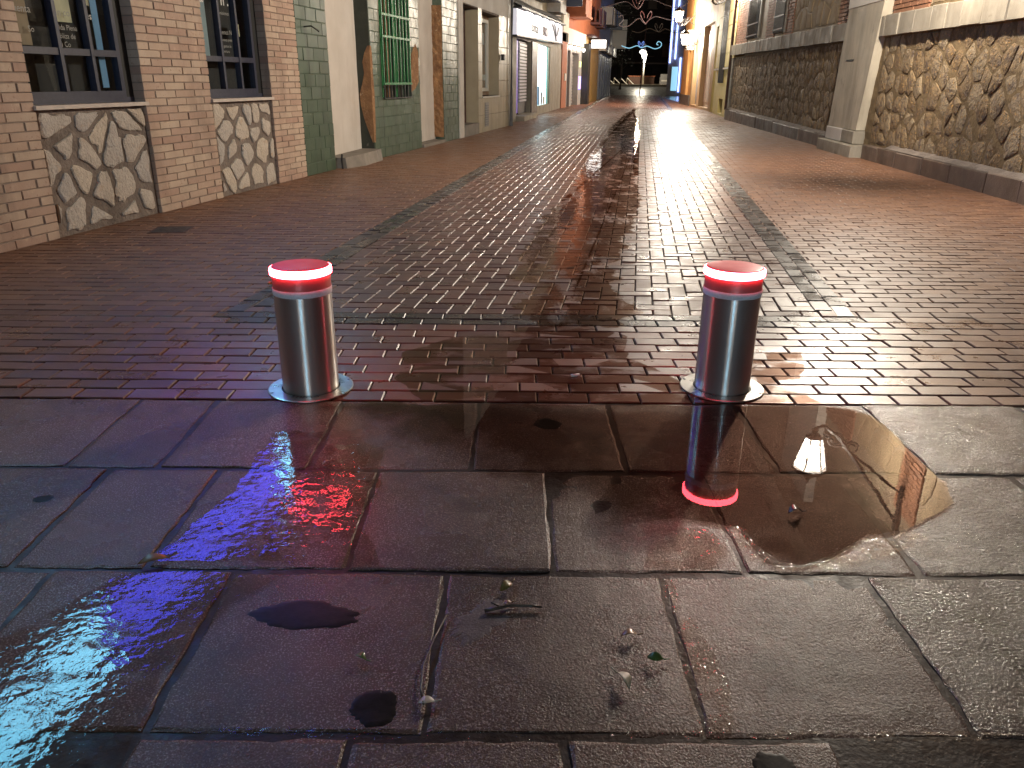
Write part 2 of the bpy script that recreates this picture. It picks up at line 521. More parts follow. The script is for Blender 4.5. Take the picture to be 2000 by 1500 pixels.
def tile_mat():
    """green glazed blocks, worn to bare grey higher up and further along the wall"""
    m = pmat('green_tile', (0.070, 0.105, 0.066), (0.050, 0.080, 0.050), 5.0, c3=(0.085, 0.125, 0.088), rnd=0.6, rough=(0.28, 0.5), rscale=3.0,
             bump=((60.0, 0.002, 0.35), (14.0, 0.004, 0.25)), wear=(17.0, (0.42, 0.42, 0.36), 0.715, 0.735), stain=((0.035, 0.045, 0.032), 0.65, 0.48, 0.66))
    nt = m.node_tree; L = nt.links.new
    b = nt.nodes['Principled BSDF']
    src = b.inputs['Base Color'].links[0].from_socket
    geo = _n(nt, 'ShaderNodeNewGeometry'); sp = _n(nt, 'ShaderNodeSeparateXYZ'); L(geo.outputs['Position'], sp.inputs[0])
    a = _n(nt, 'ShaderNodeMapRange'); a.inputs[1].default_value = 11.3; a.inputs[2].default_value = 14.5; a.inputs[3].default_value = -1.2; a.inputs[4].default_value = 0.0
    L(sp.outputs['Y'], a.inputs[0])
    t = _n(nt, 'ShaderNodeTexNoise'); t.inputs['Scale'].default_value = 2.2; t.inputs['Detail'].default_value = 7.0; L(geo.outputs['Position'], t.inputs['Vector'])
    u = _n(nt, 'ShaderNodeMath', operation='MULTIPLY_ADD'); u.inputs[1].default_value = 1.5; u.inputs[2].default_value = -0.75; L(t.outputs['Fac'], u.inputs[0])
    v = _n(nt, 'ShaderNodeMath', operation='ADD'); L(sp.outputs['Z'], v.inputs[0]); L(u.outputs[0], v.inputs[1])
    w = _n(nt, 'ShaderNodeMath', operation='ADD'); L(v.outputs[0], w.inputs[0]); L(a.outputs[0], w.inputs[1])
    r = _n(nt, 'ShaderNodeMapRange'); r.inputs[1].default_value = 1.15; r.inputs[2].default_value = 1.75; L(w.outputs[0], r.inputs[0])
    x = _n(nt, 'ShaderNodeMix', data_type='RGBA'); L(r.outputs[0], x.inputs[0]); L(src, x.inputs[6]); x.inputs[7].default_value = (0.36, 0.36, 0.31, 1)
    L(x.outputs[2], b.inputs['Base Color'])
tile_mat()
pmat('tile_joint', (0.105, 0.14, 0.10), (0.075, 0.105, 0.075), 12.0, rough=(0.6, 0.8), bump=((50.0, 0.003, 0.4),))
pmat('tile_reveal', (0.050, 0.055, 0.040), (0.030, 0.034, 0.025), 6.0, rough=(0.6, 0.8), bump=((30.0, 0.006, 0.4),), wear=(9.0, (0.2, 0.19, 0.16), 0.66, 0.72))
pmat('white_plaster', (0.66, 0.61, 0.56), (0.58, 0.53, 0.48), 3.0, rough=(0.6, 0.8), bump=((25.0, 0.004, 0.3),), wear=(1.4, (0.55, 0.42, 0.30), 0.62, 0.80), stain=((0.40, 0.34, 0.28), 0.5, 0.52, 0.72))
pmat('adobe', (0.36, 0.195, 0.09), (0.22, 0.105, 0.05), 9.0, rough=(0.8, 0.95), bump=((24.0, 0.03, 0.8), (90.0, 0.01, 0.5)), wear=(14.0, (0.50, 0.36, 0.22), 0.6, 0.7))
pmat('concrete', (0.27, 0.235, 0.20), (0.19, 0.165, 0.14), 5.0, rough=(0.6, 0.85), bump=((60.0, 0.005, 0.5), (9.0, 0.01, 0.3)), wear=(6.0, (0.13, 0.11, 0.095), 0.60, 0.72))
pmat('buttress_render', (0.56, 0.49, 0.38), (0.46, 0.40, 0.31), 3.0, rough=(0.6, 0.85), bump=((60.0, 0.004, 0.4), (9.0, 0.01, 0.3)), wear=(4.0, (0.24, 0.20, 0.155), 0.60, 0.78), stain=((0.21, 0.175, 0.13), 0.6, 0.46, 0.68))
pmat('iron_green', (0.035, 0.22, 0.075), (0.025, 0.15, 0.05), 30.0, rough=(0.35, 0.5), bump=((80.0, 0.002, 0.3),))
pmat('iron_black', (0.020, 0.018, 0.017), (0.030, 0.025, 0.022), 30.0, rough=(0.4, 0.6), bump=((60.0, 0.002, 0.3),))
pmat('dark_inside', (0.020, 0.022, 0.018), (0.05, 0.045, 0.03), 5.0, rough=(0.8, 0.9))
pmat('rust', (0.14, 0.07, 0.045), (0.09, 0.05, 0.04), 16.0, rough=(0.7, 0.9), bump=((50.0, 0.004, 0.5),))
pmat('cream_tile', (0.47, 0.40, 0.28), (0.40, 0.335, 0.23), 4.0, c3=(0.40, 0.33, 0.22), rnd=0.5, rough=(0.3, 0.5), bump=((40.0, 0.002, 0.25),), wear=(9.0, (0.30, 0.24, 0.16), 0.63, 0.75), stain=((0.25, 0.20, 0.14), 0.5, 0.50, 0.70))
pmat('maroon', (0.085, 0.030, 0.028), (0.06, 0.022, 0.02), 12.0, rough=(0.4, 0.6))
pmat('curtain', (0.34, 0.20, 0.17), (0.46, 0.34, 0.20), 2.0, rough=(0.8, 0.9), stretch=(6, 6, 0.5))
pmat('white_frame', (0.66, 0.64, 0.58), rough=(0.4, 0.4))
pmat('grey_metal', (0.16, 0.16, 0.17), (0.12, 0.12, 0.13), 10.0, rough=(0.35, 0.5))
pmat('pale_grey', (0.34, 0.32, 0.31), (0.27, 0.25, 0.24), 5.0, rough=(0.5, 0.7), bump=((40.0, 0.003, 0.3),))
pmat('brown_stone', (0.15, 0.115, 0.09), (0.11, 0.085, 0.07), 8.0, rough=(0.3, 0.5), bump=((40.0, 0.003, 0.3),))
pmat('terracotta', (0.40, 0.13, 0.06), (0.32, 0.105, 0.05), 5.0, rough=(0.6, 0.8), bump=((40.0, 0.003, 0.4),))
pmat('ochre', (0.50, 0.30, 0.085), (0.42, 0.25, 0.07), 5.0, rough=(0.5, 0.7), bump=((40.0, 0.003, 0.3),))
pmat('orange_wall', (0.50, 0.24, 0.07), (0.40, 0.18, 0.05), 4.0, rough=(0.6, 0.8), bump=((40.0, 0.003, 0.3),))
pmat('yellow_wall', (0.58, 0.46, 0.18), (0.50, 0.39, 0.15), 3.0, rough=(0.6, 0.8), bump=((40.0, 0.003, 0.3),), wear=(5.0, (0.40, 0.30, 0.14), 0.62, 0.8))
pmat('tan_wall', (0.46, 0.30, 0.15), (0.40, 0.26, 0.13), 3.0, rough=(0.6, 0.8), bump=((40.0, 0.003, 0.3),))
pmat('beige_door', (0.54, 0.46, 0.38), (0.48, 0.41, 0.34), 4.0, rough=(0.5, 0.6))
pmat('shutter_pale', (0.62, 0.58, 0.66), rough=(0.35, 0.45))
pmat('shutter_dark', (0.05, 0.04, 0.045), rough=(0.5, 0.5))
pmat('purple_lit', (0.16, 0.10, 0.42), (0.12, 0.08, 0.34), 3.0, rough=(0.4, 0.5), emit=(0.22, 0.14, 0.62), estr=0.28)  # purple light at the shop door put in as faint emission
emat('lit_white', (0.92, 0.97, 1.0), 2.2)
emat('lit_cyan', (0.70, 0.97, 1.0), 3.0)
emat('lit_fascia', (0.92, 0.88, 1.0), 0.42)
pmat('teal_frame', (0.20, 0.42, 0.40), rough=(0.4, 0.4))
emat('fascia_tube', (1, .97, 1), 3.0)
emat('spot_white', (1.0, 0.90, 0.80), 16.0)
emat('sign_white', (1.0, 0.97, 0.94), 3.5)
emat('sign_blue', (0.055, 0.065, 1.0), 10.0)
emat('sign_cyan', (0.22, 0.70, 1.0), 19.0)
emat('warm_fill', (1.0, 0.88, 0.74), 5.0)  # glow of the added fill panels behind the viewer
emat('street_cyan', (0.42, 0.76, 1.0), 70.0)
emat('neon_green', (0.75, 1.0, 0.12), 1.3)
emat('neon_purple', (0.26, 0.16, 1.0), 2.6)
def glow_glass(name, col, s_):
    """frosted lamp glass: glows, and lets the lamp inside shine through"""
    m = bpy.data.materials.new(name)
    m.use_nodes = True
    nt = m.node_tree
    for n in list(nt.nodes): nt.nodes.remove(n)
    out = _n(nt, 'ShaderNodeOutputMaterial'); ad = _n(nt, 'ShaderNodeAddShader')
    tr = _n(nt, 'ShaderNodeBsdfTransparent'); em = _n(nt, 'ShaderNodeEmission')
    em.inputs[0].default_value = (*col, 1); em.inputs[1].default_value = s_
    nt.links.new(tr.outputs[0], ad.inputs[0]); nt.links.new(em.outputs[0], ad.inputs[1]); nt.links.new(ad.outputs[0], out.inputs[0])
    MATS[name] = m
glow_glass('lantern_glow', (1.0, 0.88, 0.70), 16.0)
emat('lamp_white', (1.0, 0.95, 0.82), 3.5)
emat('garland_blue', (0.12, 0.30, 1.0), 0.5)
emat('garland_cyan', (0.30, 0.75, 1.0), 0.7)
emat('blue_tube', (0.30, 0.42, 1.0), 5.0)
pmat('garland_dim', (0.17, 0.14, 0.145), (0.12, 0.10, 0.105), 20.0, rough=(0.4, 0.5), emit=(0.5, 0.34, 0.34), estr=0.03)
pmat('garland_pink', (0.24, 0.105, 0.105), (0.20, 0.09, 0.09), 20.0, rough=(0.4, 0.5), emit=(0.7, 0.28, 0.30), estr=0.05)
pmat('rubble', (0.27, 0.18, 0.09), (0.13, 0.080, 0.042), 7.0, c3=(0.32, 0.25, 0.165), rnd=0.85, rough=(0.5, 0.85), bump=((22.0, 0.045, 0.9), (70.0, 0.02, 0.8)), wear=(8.0, (0.12, 0.085, 0.065), 0.52, 0.64), speck=(34.0, (0.44, 0.25, 0.085), 0.58, 0.68))
pmat('rubble_mortar', (0.20, 0.135, 0.065), (0.12, 0.08, 0.04), 6.0, rough=(0.75, 0.95), bump=((26.0, 0.02, 0.8), (80.0, 0.01, 0.5)))
pmat('ashlar', (0.37, 0.32, 0.25), (0.28, 0.24, 0.185), 6.0, c3=(0.25, 0.22, 0.18), rnd=0.6, rough=(0.5, 0.8), bump=((60.0, 0.006, 0.5), (12.0, 0.01, 0.3)), wear=(7.0, (0.18, 0.15, 0.115), 0.62, 0.74), stain=((0.14, 0.115, 0.088), 0.6, 0.48, 0.68))
pmat('plinth_stone', (0.155, 0.095, 0.062), (0.10, 0.062, 0.042), 6.0, c3=(0.19, 0.14, 0.11), rnd=0.7, rough=(0.4, 0.7), bump=((60.0, 0.008, 0.6), (12.0, 0.012, 0.4)), wear=(9.0, (0.30, 0.24, 0.18), 0.64, 0.74), stain=((0.06, 0.042, 0.03), 0.6, 0.46, 0.66))
pmat('wall_brick', (0.36, 0.165, 0.085), (0.28, 0.12, 0.065), 6.0, c3=(0.26, 0.13, 0.08), rnd=0.8, rough=(0.6, 0.85), bump=((60.0, 0.006, 0.5),))
pmat('plaster_dirty', (0.40, 0.30, 0.18), (0.30, 0.215, 0.13), 4.0, rough=(0.7, 0.9), bump=((25.0, 0.012, 0.6),))
pmat('white_paint', (0.76, 0.71, 0.63), (0.72, 0.67, 0.59), 3.0, rough=(0.6, 0.8), bump=((30.0, 0.002, 0.25),))
pmat('upper_wall', (0.40, 0.31, 0.21), (0.33, 0.25, 0.17), 2.5, rough=(0.6, 0.9), bump=((25.0, 0.01, 0.5),))
pmat('dark_building', (0.050, 0.040, 0.042), (0.036, 0.030, 0.032), 0.8, rough=(0.7, 0.9))
pmat('asphalt', (0.055, 0.055, 0.055), (0.040, 0.040, 0.040), 3.0, rough=(0.25, 0.45), bump=((30.0, 0.004, 0.4),))
pmat('plaza_stone', (0.34, 0.29, 0.20), (0.28, 0.24, 0.17), 3.0, rough=(0.35, 0.6), bump=((30.0, 0.004, 0.4),))
pmat('leaf_olive', (0.16, 0.15, 0.045), (0.22, 0.13, 0.04), 30.0, rough=(0.25, 0.4), bump=((90.0, 0.002, 0.3),))
pmat('leaf_brown', (0.22, 0.11, 0.05), (0.32, 0.17, 0.07), 40.0, rough=(0.25, 0.4), bump=((90.0, 0.002, 0.3),))
pmat('leaf_pale', (0.50, 0.46, 0.36), (0.40, 0.34, 0.24), 40.0, rough=(0.3, 0.5), bump=((90.0, 0.002, 0.3),))
pmat('leaf_green', (0.10, 0.16, 0.04), (0.08, 0.12, 0.03), 40.0, rough=(0.25, 0.4))
pmat('twig', (0.05, 0.035, 0.025), (0.09, 0.06, 0.045), 40.0, rough=(0.25, 0.4))
pmat('foliage', (0.045, 0.050, 0.030), (0.03, 0.035, 0.02), 3.0, rough=(0.6, 0.8))

# ------------------------------------------------------------------ ground sheets
g = MB(); g.quad((-300, -20, -0.030), (300, -20, -0.030), (300, 600, -0.030), (-300, 600, -0.030))
o = g.build('ground', 'asphalt'); o['kind'] = 'structure'
ST = 0.150                                            # street joints run at this slope in the paving
g = MB()
g.quad((-6, 2.78, -0.010), (9, 2.78, -0.010), (9 + ST*70, 73, -0.010), (-6 + ST*70, 73, -0.010))
o = g.build('paving_bed', 'wet_joint'); o['kind'] = 'structure'
g = MB(); g.quad((-6, -1, -0.0040), (9, -1, -0.0040), (9, 2.816, -0.0040), (-6, 2.816, -0.0040))
o = g.build('granite_bed', 'slab_joint'); o['kind'] = 'structure'

# ------------------------------------------------------------------ pavers
PB = 0.0045
def paver_shape(mb, x, y, lx, ly, shear=0.0, z=0.0, tx=0.0, ty=0.0, tint=0.0):
    def P(a, b, h): return (x + a + shear*b, y + b, z + h + tx*a + ty*b)
    hx, hy = lx/2, ly/2
    vs = [P(-hx, -hy, -.012), P(hx, -hy, -.012), P(hx, hy, -.012), P(-hx, hy, -.012),
          P(-hx, -hy, -.004), P(hx, -hy, -.004), P(hx, hy, -.004), P(-hx, hy, -.004),
          P(-hx+PB, -hy+PB, 0), P(hx-PB, -hy+PB, 0), P(hx-PB, hy-PB, 0), P(-hx+PB, hy-PB, 0)]
    mb.add(vs, [(8, 9, 10, 11), (4, 5, 9, 8), (5, 6, 10, 9), (6, 7, 11, 10), (7, 4, 8, 11), (0, 1, 5, 4), (1, 2, 6, 5), (2, 3, 7, 6), (3, 0, 4, 7)], tint)

def in_view(x, y):
    d = y*0.932 + 1.17*0.362
    return abs(x/d) < 0.70 and y > 1.0

def lay(rootname, items, mat, near=300, lift=0.0):
    """items: (x, y, lx, ly, shear[, mat]); the nearest in view become parts, the rest one joined mesh"""
    root = structure(rootname)
    vis = sorted([i for i in items if in_view(i[0], i[1])], key=lambda i: i[0]**2 + i[1]**2)
    near_set = set(id(i) for i in vis[:near])
    cache = {}
    rest = {}
    for it in items:
        m = it[5] if len(it) > 5 else mat
        z = lift + random.uniform(-.0016, .0016); tx = random.gauss(0, .008); ty = random.gauss(-.006, .015)
        if id(it) in near_set:
            k = (round(it[2], 3), round(it[3], 3), it[4], m)
            if k not in cache:
                q = MB(); paver_shape(q, 0, 0, it[2], it[3], it[4]); cache[k] = q.build('paver', m, link=False)
            o = link_mesh('paver', cache[k], root, (it[0], it[1], z))
            o.rotation_euler = (ty, -tx, random.gauss(0, .004))
        else:
            paver_shape(rest.setdefault(m, MB()), it[0], it[1], it[2], it[3], it[4], z, tx*.8, ty*.8, random.random())
    for m, mb in rest.items():
        o = mb.build('paver_field', m, root); o['kind'] = 'stuff'
    return root

GAP = 0.006
MX, MY = 0.202, 0.102
# near courses across the whole street, up to the dark cross band
items = []
for r in range(10):
    y = 2.826 + MY*(r + .5)
    off = (r % 2)*MX/2 + random.uniform(-.008, .008) + 0.03*math.sin(r*1.7)
    for c in range(-24, 36):
        items.append((c*MX + off, y, MX-GAP, MY-GAP, 0.0))
y_b = 2.826 + MY*10
for r in range(2):
    y = y_b + MY*(r + .5)
    off = (r % 2)*MX/2 + .04
    for c in range(-24, 36):
        x = c*MX + off
        items.append((x, y, MX-GAP, MY-GAP, 0.0, 'paver_dark' if -1.52 < x < 1.84 else 'paver'))
y_s = y_b + MY*2
# holes for the bollard collars
BOLL = [(-0.813, 2.952), (0.859, 2.992)]
lay('brick_paving', items, 'paver')

xl = lambda y: -1.54 + 0.140*(y - y_s)                # outer edge of the left dark band
xr = lambda y: 1.84 + 0.158*(y - y_s)                 # outer edge of the right dark band
YEND = 73.0
# herringbone carriageway
items = []
u = 0.1005
nx = 60
for b in range(0, int((YEND - y_s)/u)):
    for a in range(-nx, nx):
        k = (a - b) % 4
        if k not in (0, 3): continue
        if k == 0:
            cx, cy, lx, ly = (a+1)*u, (b+.5)*u, 2*u-GAP, u-GAP
        else:
            cx, cy, lx, ly = (a+.5)*u, (b+1)*u, u-GAP, 2*u-GAP
        y = y_s + cy
        x = cx + ST*cy + 0.15
        if xl(y)+0.09 < x < xr(y)-0.09 and y < YEND:
            if cy < 0.12 and k == 3 and b == 0 and False: continue
            items.append((x, y, lx, ly, ST))
for a in range(-nx, nx):                               # half pavers closing the pattern against the dark band
    if (a + 1) % 4 == 3:
        x = (a+.5)*u + ST*u/2 + .15
        if xl(y_s)+.09 < x < xr(y_s)-.09: items.append((x, y_s + u/2, u-GAP, u-GAP, ST))
lay('street_paving', items, 'paver')
# dark bands along both edges of the carriageway, two stretchers wide
items = []
for side, fx in ((0, xl), (1, xr)):
    sl = 0.140 if side == 0 else 0.158
    for col in range(2):
        n = int((YEND - y_s)/MX)
        for i in range(n):
            y = y_s + MX*(i + .5) + (MX/2 if col else 0)
            x = fx(y) + (0.051 + 0.102*col)*(1 if side == 0 else -1)
            items.append((x, y, 0.102-GAP, MX-GAP, sl))
lay('edge_band', items, 'paver_dark', 160, .0045)
# sidewalks in running bond
def sidewalk(name, inner, outer, sgn):
    items = []
    r = 0
    y = y_s
    while y < YEND:
        yc = y + MY/2
        off = (r % 2)*MX/2 + random.uniform(-.006, .006)
        base = inner(yc)
        ox = outer(yc)
        k = -1
        while True:
            x = base + sgn*(MX*k + off + .02)
            if (sgn > 0 and x > ox) or (sgn < 0 and x < ox): break
            items.append((x, yc, MX-GAP, MY-GAP, ST))
            k += 1
        y += MY; r += 1
    lay(name, items, 'paver_matte')
lw = lambda y: (-4.9 if y < 6 else -3.55 + 0.2047*(y-6)) if y < 20 else -0.9 + 0.17*(y-20)
rw = lambda y: 5.6 + 0.09*(y-8.4) + (0.3 if y > 30 else 0)
sidewalk('left_sidewalk', lambda y: xl(y) - .105, lambda y: lw(y) - .15, -1)
sidewalk('right_sidewalk', lambda y: xr(y) + .105, lambda y: rw(y) + .25, 1)

# ------------------------------------------------------------------ granite slabs in the foreground
granite = structure('granite_paving')
SLABS = []
def slab_z(X, Y, q):
    return q[2] + q[3]*(X-q[0]) + q[4]*(Y-q[1]) + .0016*fn(X*6, Y*6, 3) + .0012*fn(X*17, Y*17, 9)
def slab(x0, x1, y0, y1, mat, rng):
    nx = max(6, int((x1-x0)/.028)); ny = max(6, int((y1-y0)/.028))
    g_ = rng.uniform(.003, .006); gx_ = rng.uniform(.004, .011)
    vs = []; fs = []
    sd = rng.uniform(0, 50)
    dz = rng.uniform(-.002, .0012); tx = rng.gauss(0, .003); ty = rng.gauss(0, .003)
    def edge(t, q): return .009*fn(q*4+sd, t*3, sd) + .006*fn(q*17, t*5, sd) + .004*fn(q*50, t*7, sd)
    for j in range(ny+1):
        for i in range(nx+1):
            fx, fy = i/nx, j/ny
            if i == 1: fx = .007/(x1-x0)
            if i == nx-1: fx = 1-.007/(x1-x0)
            if j == 1: fy = .008/(y1-y0)
            if j == ny-1: fy = 1-.008/(y1-y0)
            X = x0+gx_ + (x1-x0-2*gx_)*fx; Y = y0+g_ + (y1-y0-2*g_)*fy
            e = min(fx*(x1-x0), (1-fx)*(x1-x0), fy*(y1-y0), (1-fy)*(y1-y0))
            if i in (0, nx): X += edge(i, Y)
            if j in (0, ny): Y += edge(j, X)
            z = slab_z(X, Y, (x0, y0, dz, tx, ty))
            if i in (0, nx) or j in (0, ny): z -= .0024
            if i in (1, nx-1) or j in (1, ny-1): z -= .0006
            vs.append((X, Y, z))
    W = nx+1
    fs = [(j*W+i, j*W+i+1, (j+1)*W+i+1, (j+1)*W+i) for j in range(ny) for i in range(nx)]
    ring = [i for i in range(W)] + [j*W+nx for j in range(1, ny+1)] + [ny*W+i for i in range(nx-1, -1, -1)] + [j*W for j in range(ny-1, 0, -1)]
    o0 = len(vs)
    for k in ring:
        p = vs[k]; vs.append((p[0], p[1], -.03))
    n = len(ring)
    fs += [(ring[k], o0+k, o0+(k+1) % n, ring[(k+1) % n]) for k in range(n)]
    mb = MB(); mb.add(vs, fs)
    o = mb.build('granite_slab', mat, granite, smooth=False)
    SLABS.append((x0, x1, y0, y1, o, (x0, y0, dz, tx, ty)))
    return o
rng = random.Random(5)
rows = [(2.245, 2.815, [-4.4, -3.8, -3.2, -2.6, -2.05, -1.44, -1.14, -.65, -.13, .37, .86, 1.36, 1.95, 2.5, 3.1, 3.7, 4.4]),
        (1.690, 2.235, [-3.3, -2.75, -2.2, -1.75, -1.28, -.93, -.42, .11, .60, 1.05, 1.6, 2.15, 2.7, 3.3]),
        (1.155, 1.680, [-2.6, -2.1, -1.65, -1.16, -.70, -.16, .38, .90, 1.4, 1.9, 2.5]),
        (0.600, 1.145, [-2.1, -1.7, -1.25, -.71, -.30, .11, .62, 1.1, 1.6, 2.1]),
        (0.050, 0.590, [-2.0, -1.4, -.8, -.2, .4, 1.0, 1.6, 2.1])]
for y0, y1, xs in rows:
    for i in range(len(xs)-1):
        rgh = xs[i] > 0.98 or (xs[i] > 0.85 and y0 < 1.6 and xs[i] > .88)
        slab(xs[i], xs[i+1], y0, y1, 'granite_rough' if rgh else 'granite', rng)

def blob(cx, cy, rx, ry, rot, name, mat, seed, n=96, rough=.14, lift=.0008, fine=.03):
    """a patch of another stone lying in the face of a slab: follows the slab's own relief"""
    sl = next((q for q in SLABS if q[0] <= cx <= q[1] and q[2] <= cy <= q[3]), SLABS[0])
    vs = []; fs = []
    K = 7
    for j in range(1, K+1):
        for k in range(n):
            a = 2*PI*k/n
            r = 1 + rough*fn(math.cos(a)*1.2+seed, math.sin(a)*1.2, seed) + rough*.5*fn(math.cos(a)*4+seed, math.sin(a)*4, seed+3) + fine*fn(math.cos(a)*14, math.sin(a)*14, seed) + fine*fn(math.cos(a)*33, math.sin(a)*33, seed)
            x, y = rx*r*math.cos(a)*j/K, ry*r*math.sin(a)*j/K
            X, Y = cx + x*math.cos(rot) - y*math.sin(rot), cy + x*math.sin(rot) + y*math.cos(rot)
            vs.append((X, Y, slab_z(X, Y, sl[5]) + (lift if j < K else -.0006)))
    for j in range(K-1):
        for k in range(n):
            fs.append((j*n+k, (j+1)*n+k, (j+1)*n+(k+1) % n, j*n+(k+1) % n))
    fs.append(tuple(range(n)))
    mb = MB(); mb.add(vs, fs)
    return mb.build(name, mat, sl[4], True)
for (x, y, rx, ry, rot, sd) in [(-.475, 1.512, .140, .054, -.06, 1.3), (-.271, 1.222, .052, .047, .1, 4.7), (.132, 2.615, .058, .050, -.5, 7.7),
                                (.487, 1.085, .04, .035, 0, 9.1), (-1.385, 2.036, .03, .022, .2, 2.9)]:
    blob(x, y, rx, ry, rot, 'dark_inclusion', 'granite_dark', sd, rough=.22)
blob(-.060, 1.500, .050, .090, -.65, 'cement_patch', 'cement', 3.1, n=160, rough=.45, fine=.16)

# ------------------------------------------------------------------ puddles
def puddle(pts, z, mat, jag=.035, seed=0):
    out = []
    n = len(pts)
    for i in range(n):
        a, b = pts[i], pts[(i+1) % n]
        l = math.hypot(b[0]-a[0], b[1]-a[1])
        k = max(1, int(l/.025))
        for j in range(k):
            t = j/k
            x, y = a[0]+(b[0]-a[0])*t, a[1]+(b[1]-a[1])*t
            d = min(1.0, l*3)
            out.append((x + jag*d*(fn(x*5, y*5, seed) + .6*fn(x*16, y*16, seed) + .35*fn(x*45, y*45, seed)),
                        y + jag*d*.8*(fn(x*5, y*5, seed+9) + .6*fn(x*16, y*16, seed+9) + .35*fn(x*45, y*45, seed+9)), z))
    area = sum(out[i][0]*out[(i+1) % len(out)][1] - out[(i+1) % len(out)][0]*out[i][1] for i in range(len(out)))
    if area < 0: out.reverse()
    mb = MB(); mb.add(out, [tuple(range(len(out)))])
    o = mb.build('puddle', mat); o['kind'] = 'structure'
    return o
puddle([(-.137, 2.79), (.217, 2.79), (.647, 2.79), (.954, 2.80), (1.198, 2.80), (1.298, 2.772), (1.346, 2.70), (1.35, 2.457), (1.355, 2.321), (1.367, 2.18),
        (1.32, 2.053), (1.218, 1.977), (1.118, 1.907), (.995, 1.87), (.887, 1.776), (.755, 1.715), (.666, 1.719), (.644, 1.821), (.638, 1.912), (.487, 1.951),
        (.30, 1.90), (.10, 1.86), (-.15, 1.93), (-.45, 1.95), (-.75, 2.1), (-.80, 2.45), (-.70, 2.79)], .0042, 'puddle_still', .03, 2)
puddle([(-.493, 3.388), (-.30, 3.622), (.023, 3.80), (.346, 3.90), (.548, 3.646), (.531, 3.344), (.675, 3.118), (.775, 2.93), (1.01, 2.90), (1.02, 3.30), (1.135, 3.432),
        (1.352, 3.45), (1.29, 3.229), (1.154, 2.96), (1.203, 2.836), (.7, 2.822), (-.198, 2.822), (-.36, 2.837), (-.493, 3.059)], .0012, 'puddle_brick', .035, 6)
puddle([(.076, 3.819), (.025, 4.183), (.10, 4.648), (-.039, 4.905), (.065, 5.532), (.202, 6.556), (.332, 7.666), (.6, 8.769), (.98, 11.435), (1.52, 15.033), (2.545, 21.766),
        (4.197, 31.508), (5.637, 37.578), (5.4, 37.4), (2.99, 19.707), (1.84, 12.246), (1.28, 8.054), (1.033, 6.844), (.762, 5.561), (.603, 4.663), (.663, 4.101), (.518, 3.815)],
       .0018, 'puddle_ripple', .09, 12)
puddle([(-1.20, .80), (-1.22, 1.20), (-1.15, 1.40), (-1.06, 1.52), (-.98, 1.66), (-.759, 1.68), (-.56, 1.67), (-.66, 1.55), (-.689, 1.45), (-.735, 1.33), (-.72, 1.193), (-.70, 1.07), (-.72, .8)],
       .0040, 'film_ripple', .03, 20)
puddle([(-.92, 1.72), (-.86, 1.973), (-.84, 2.192), (-.84, 2.52), (-.66, 2.52), (-.66, 2.2), (-.67, 1.9), (-.60, 1.72)], .0040, 'film_ripple', .035, 26)
puddle([(-.64, 1.72), (-.68, 1.95), (-.66, 2.25), (-.62, 2.42), (-.44, 2.40), (-.40, 2.1), (-.43, 1.9), (-.36, 1.80), (-.33, 1.71), (-.5, 1.70)], .0041, 'film_splash', .03, 27)
puddle([(.34, 1.70), (.52, 1.70), (.58, 1.78), (.56, 1.90), (.40, 1.90)], .0046, 'film_splash', .02, 31)
puddle([(.37, 1.165), (.43, 1.16), (.46, 1.30), (.435, 1.45), (.40, 1.66), (.372, 1.66), (.385, 1.5), (.37, 1.3)], .0046, 'film_glitter', .014, 37)
# glinting rim of the big puddle
puddle([(.60, 1.92), (.655, 1.90), (.665, 1.81), (.70, 1.735), (.76, 1.722), (.88, 1.79), (.96, 1.85), (1.12, 1.90), (1.16, 1.86), (1.02, 1.78), (.92, 1.745), (.80, 1.698), (.70, 1.700), (.63, 1.76), (.615, 1.82)], .0046, 'film_glitter', .012, 41)
puddle([(-.62, 1.149), (-.30, 1.140), (.9, 1.145), (1.0, 1.16), (.9, 1.172), (.3, 1.165), (-.3, 1.166), (-.6, 1.162)], .0046, 'film_glitter', .008, 44)

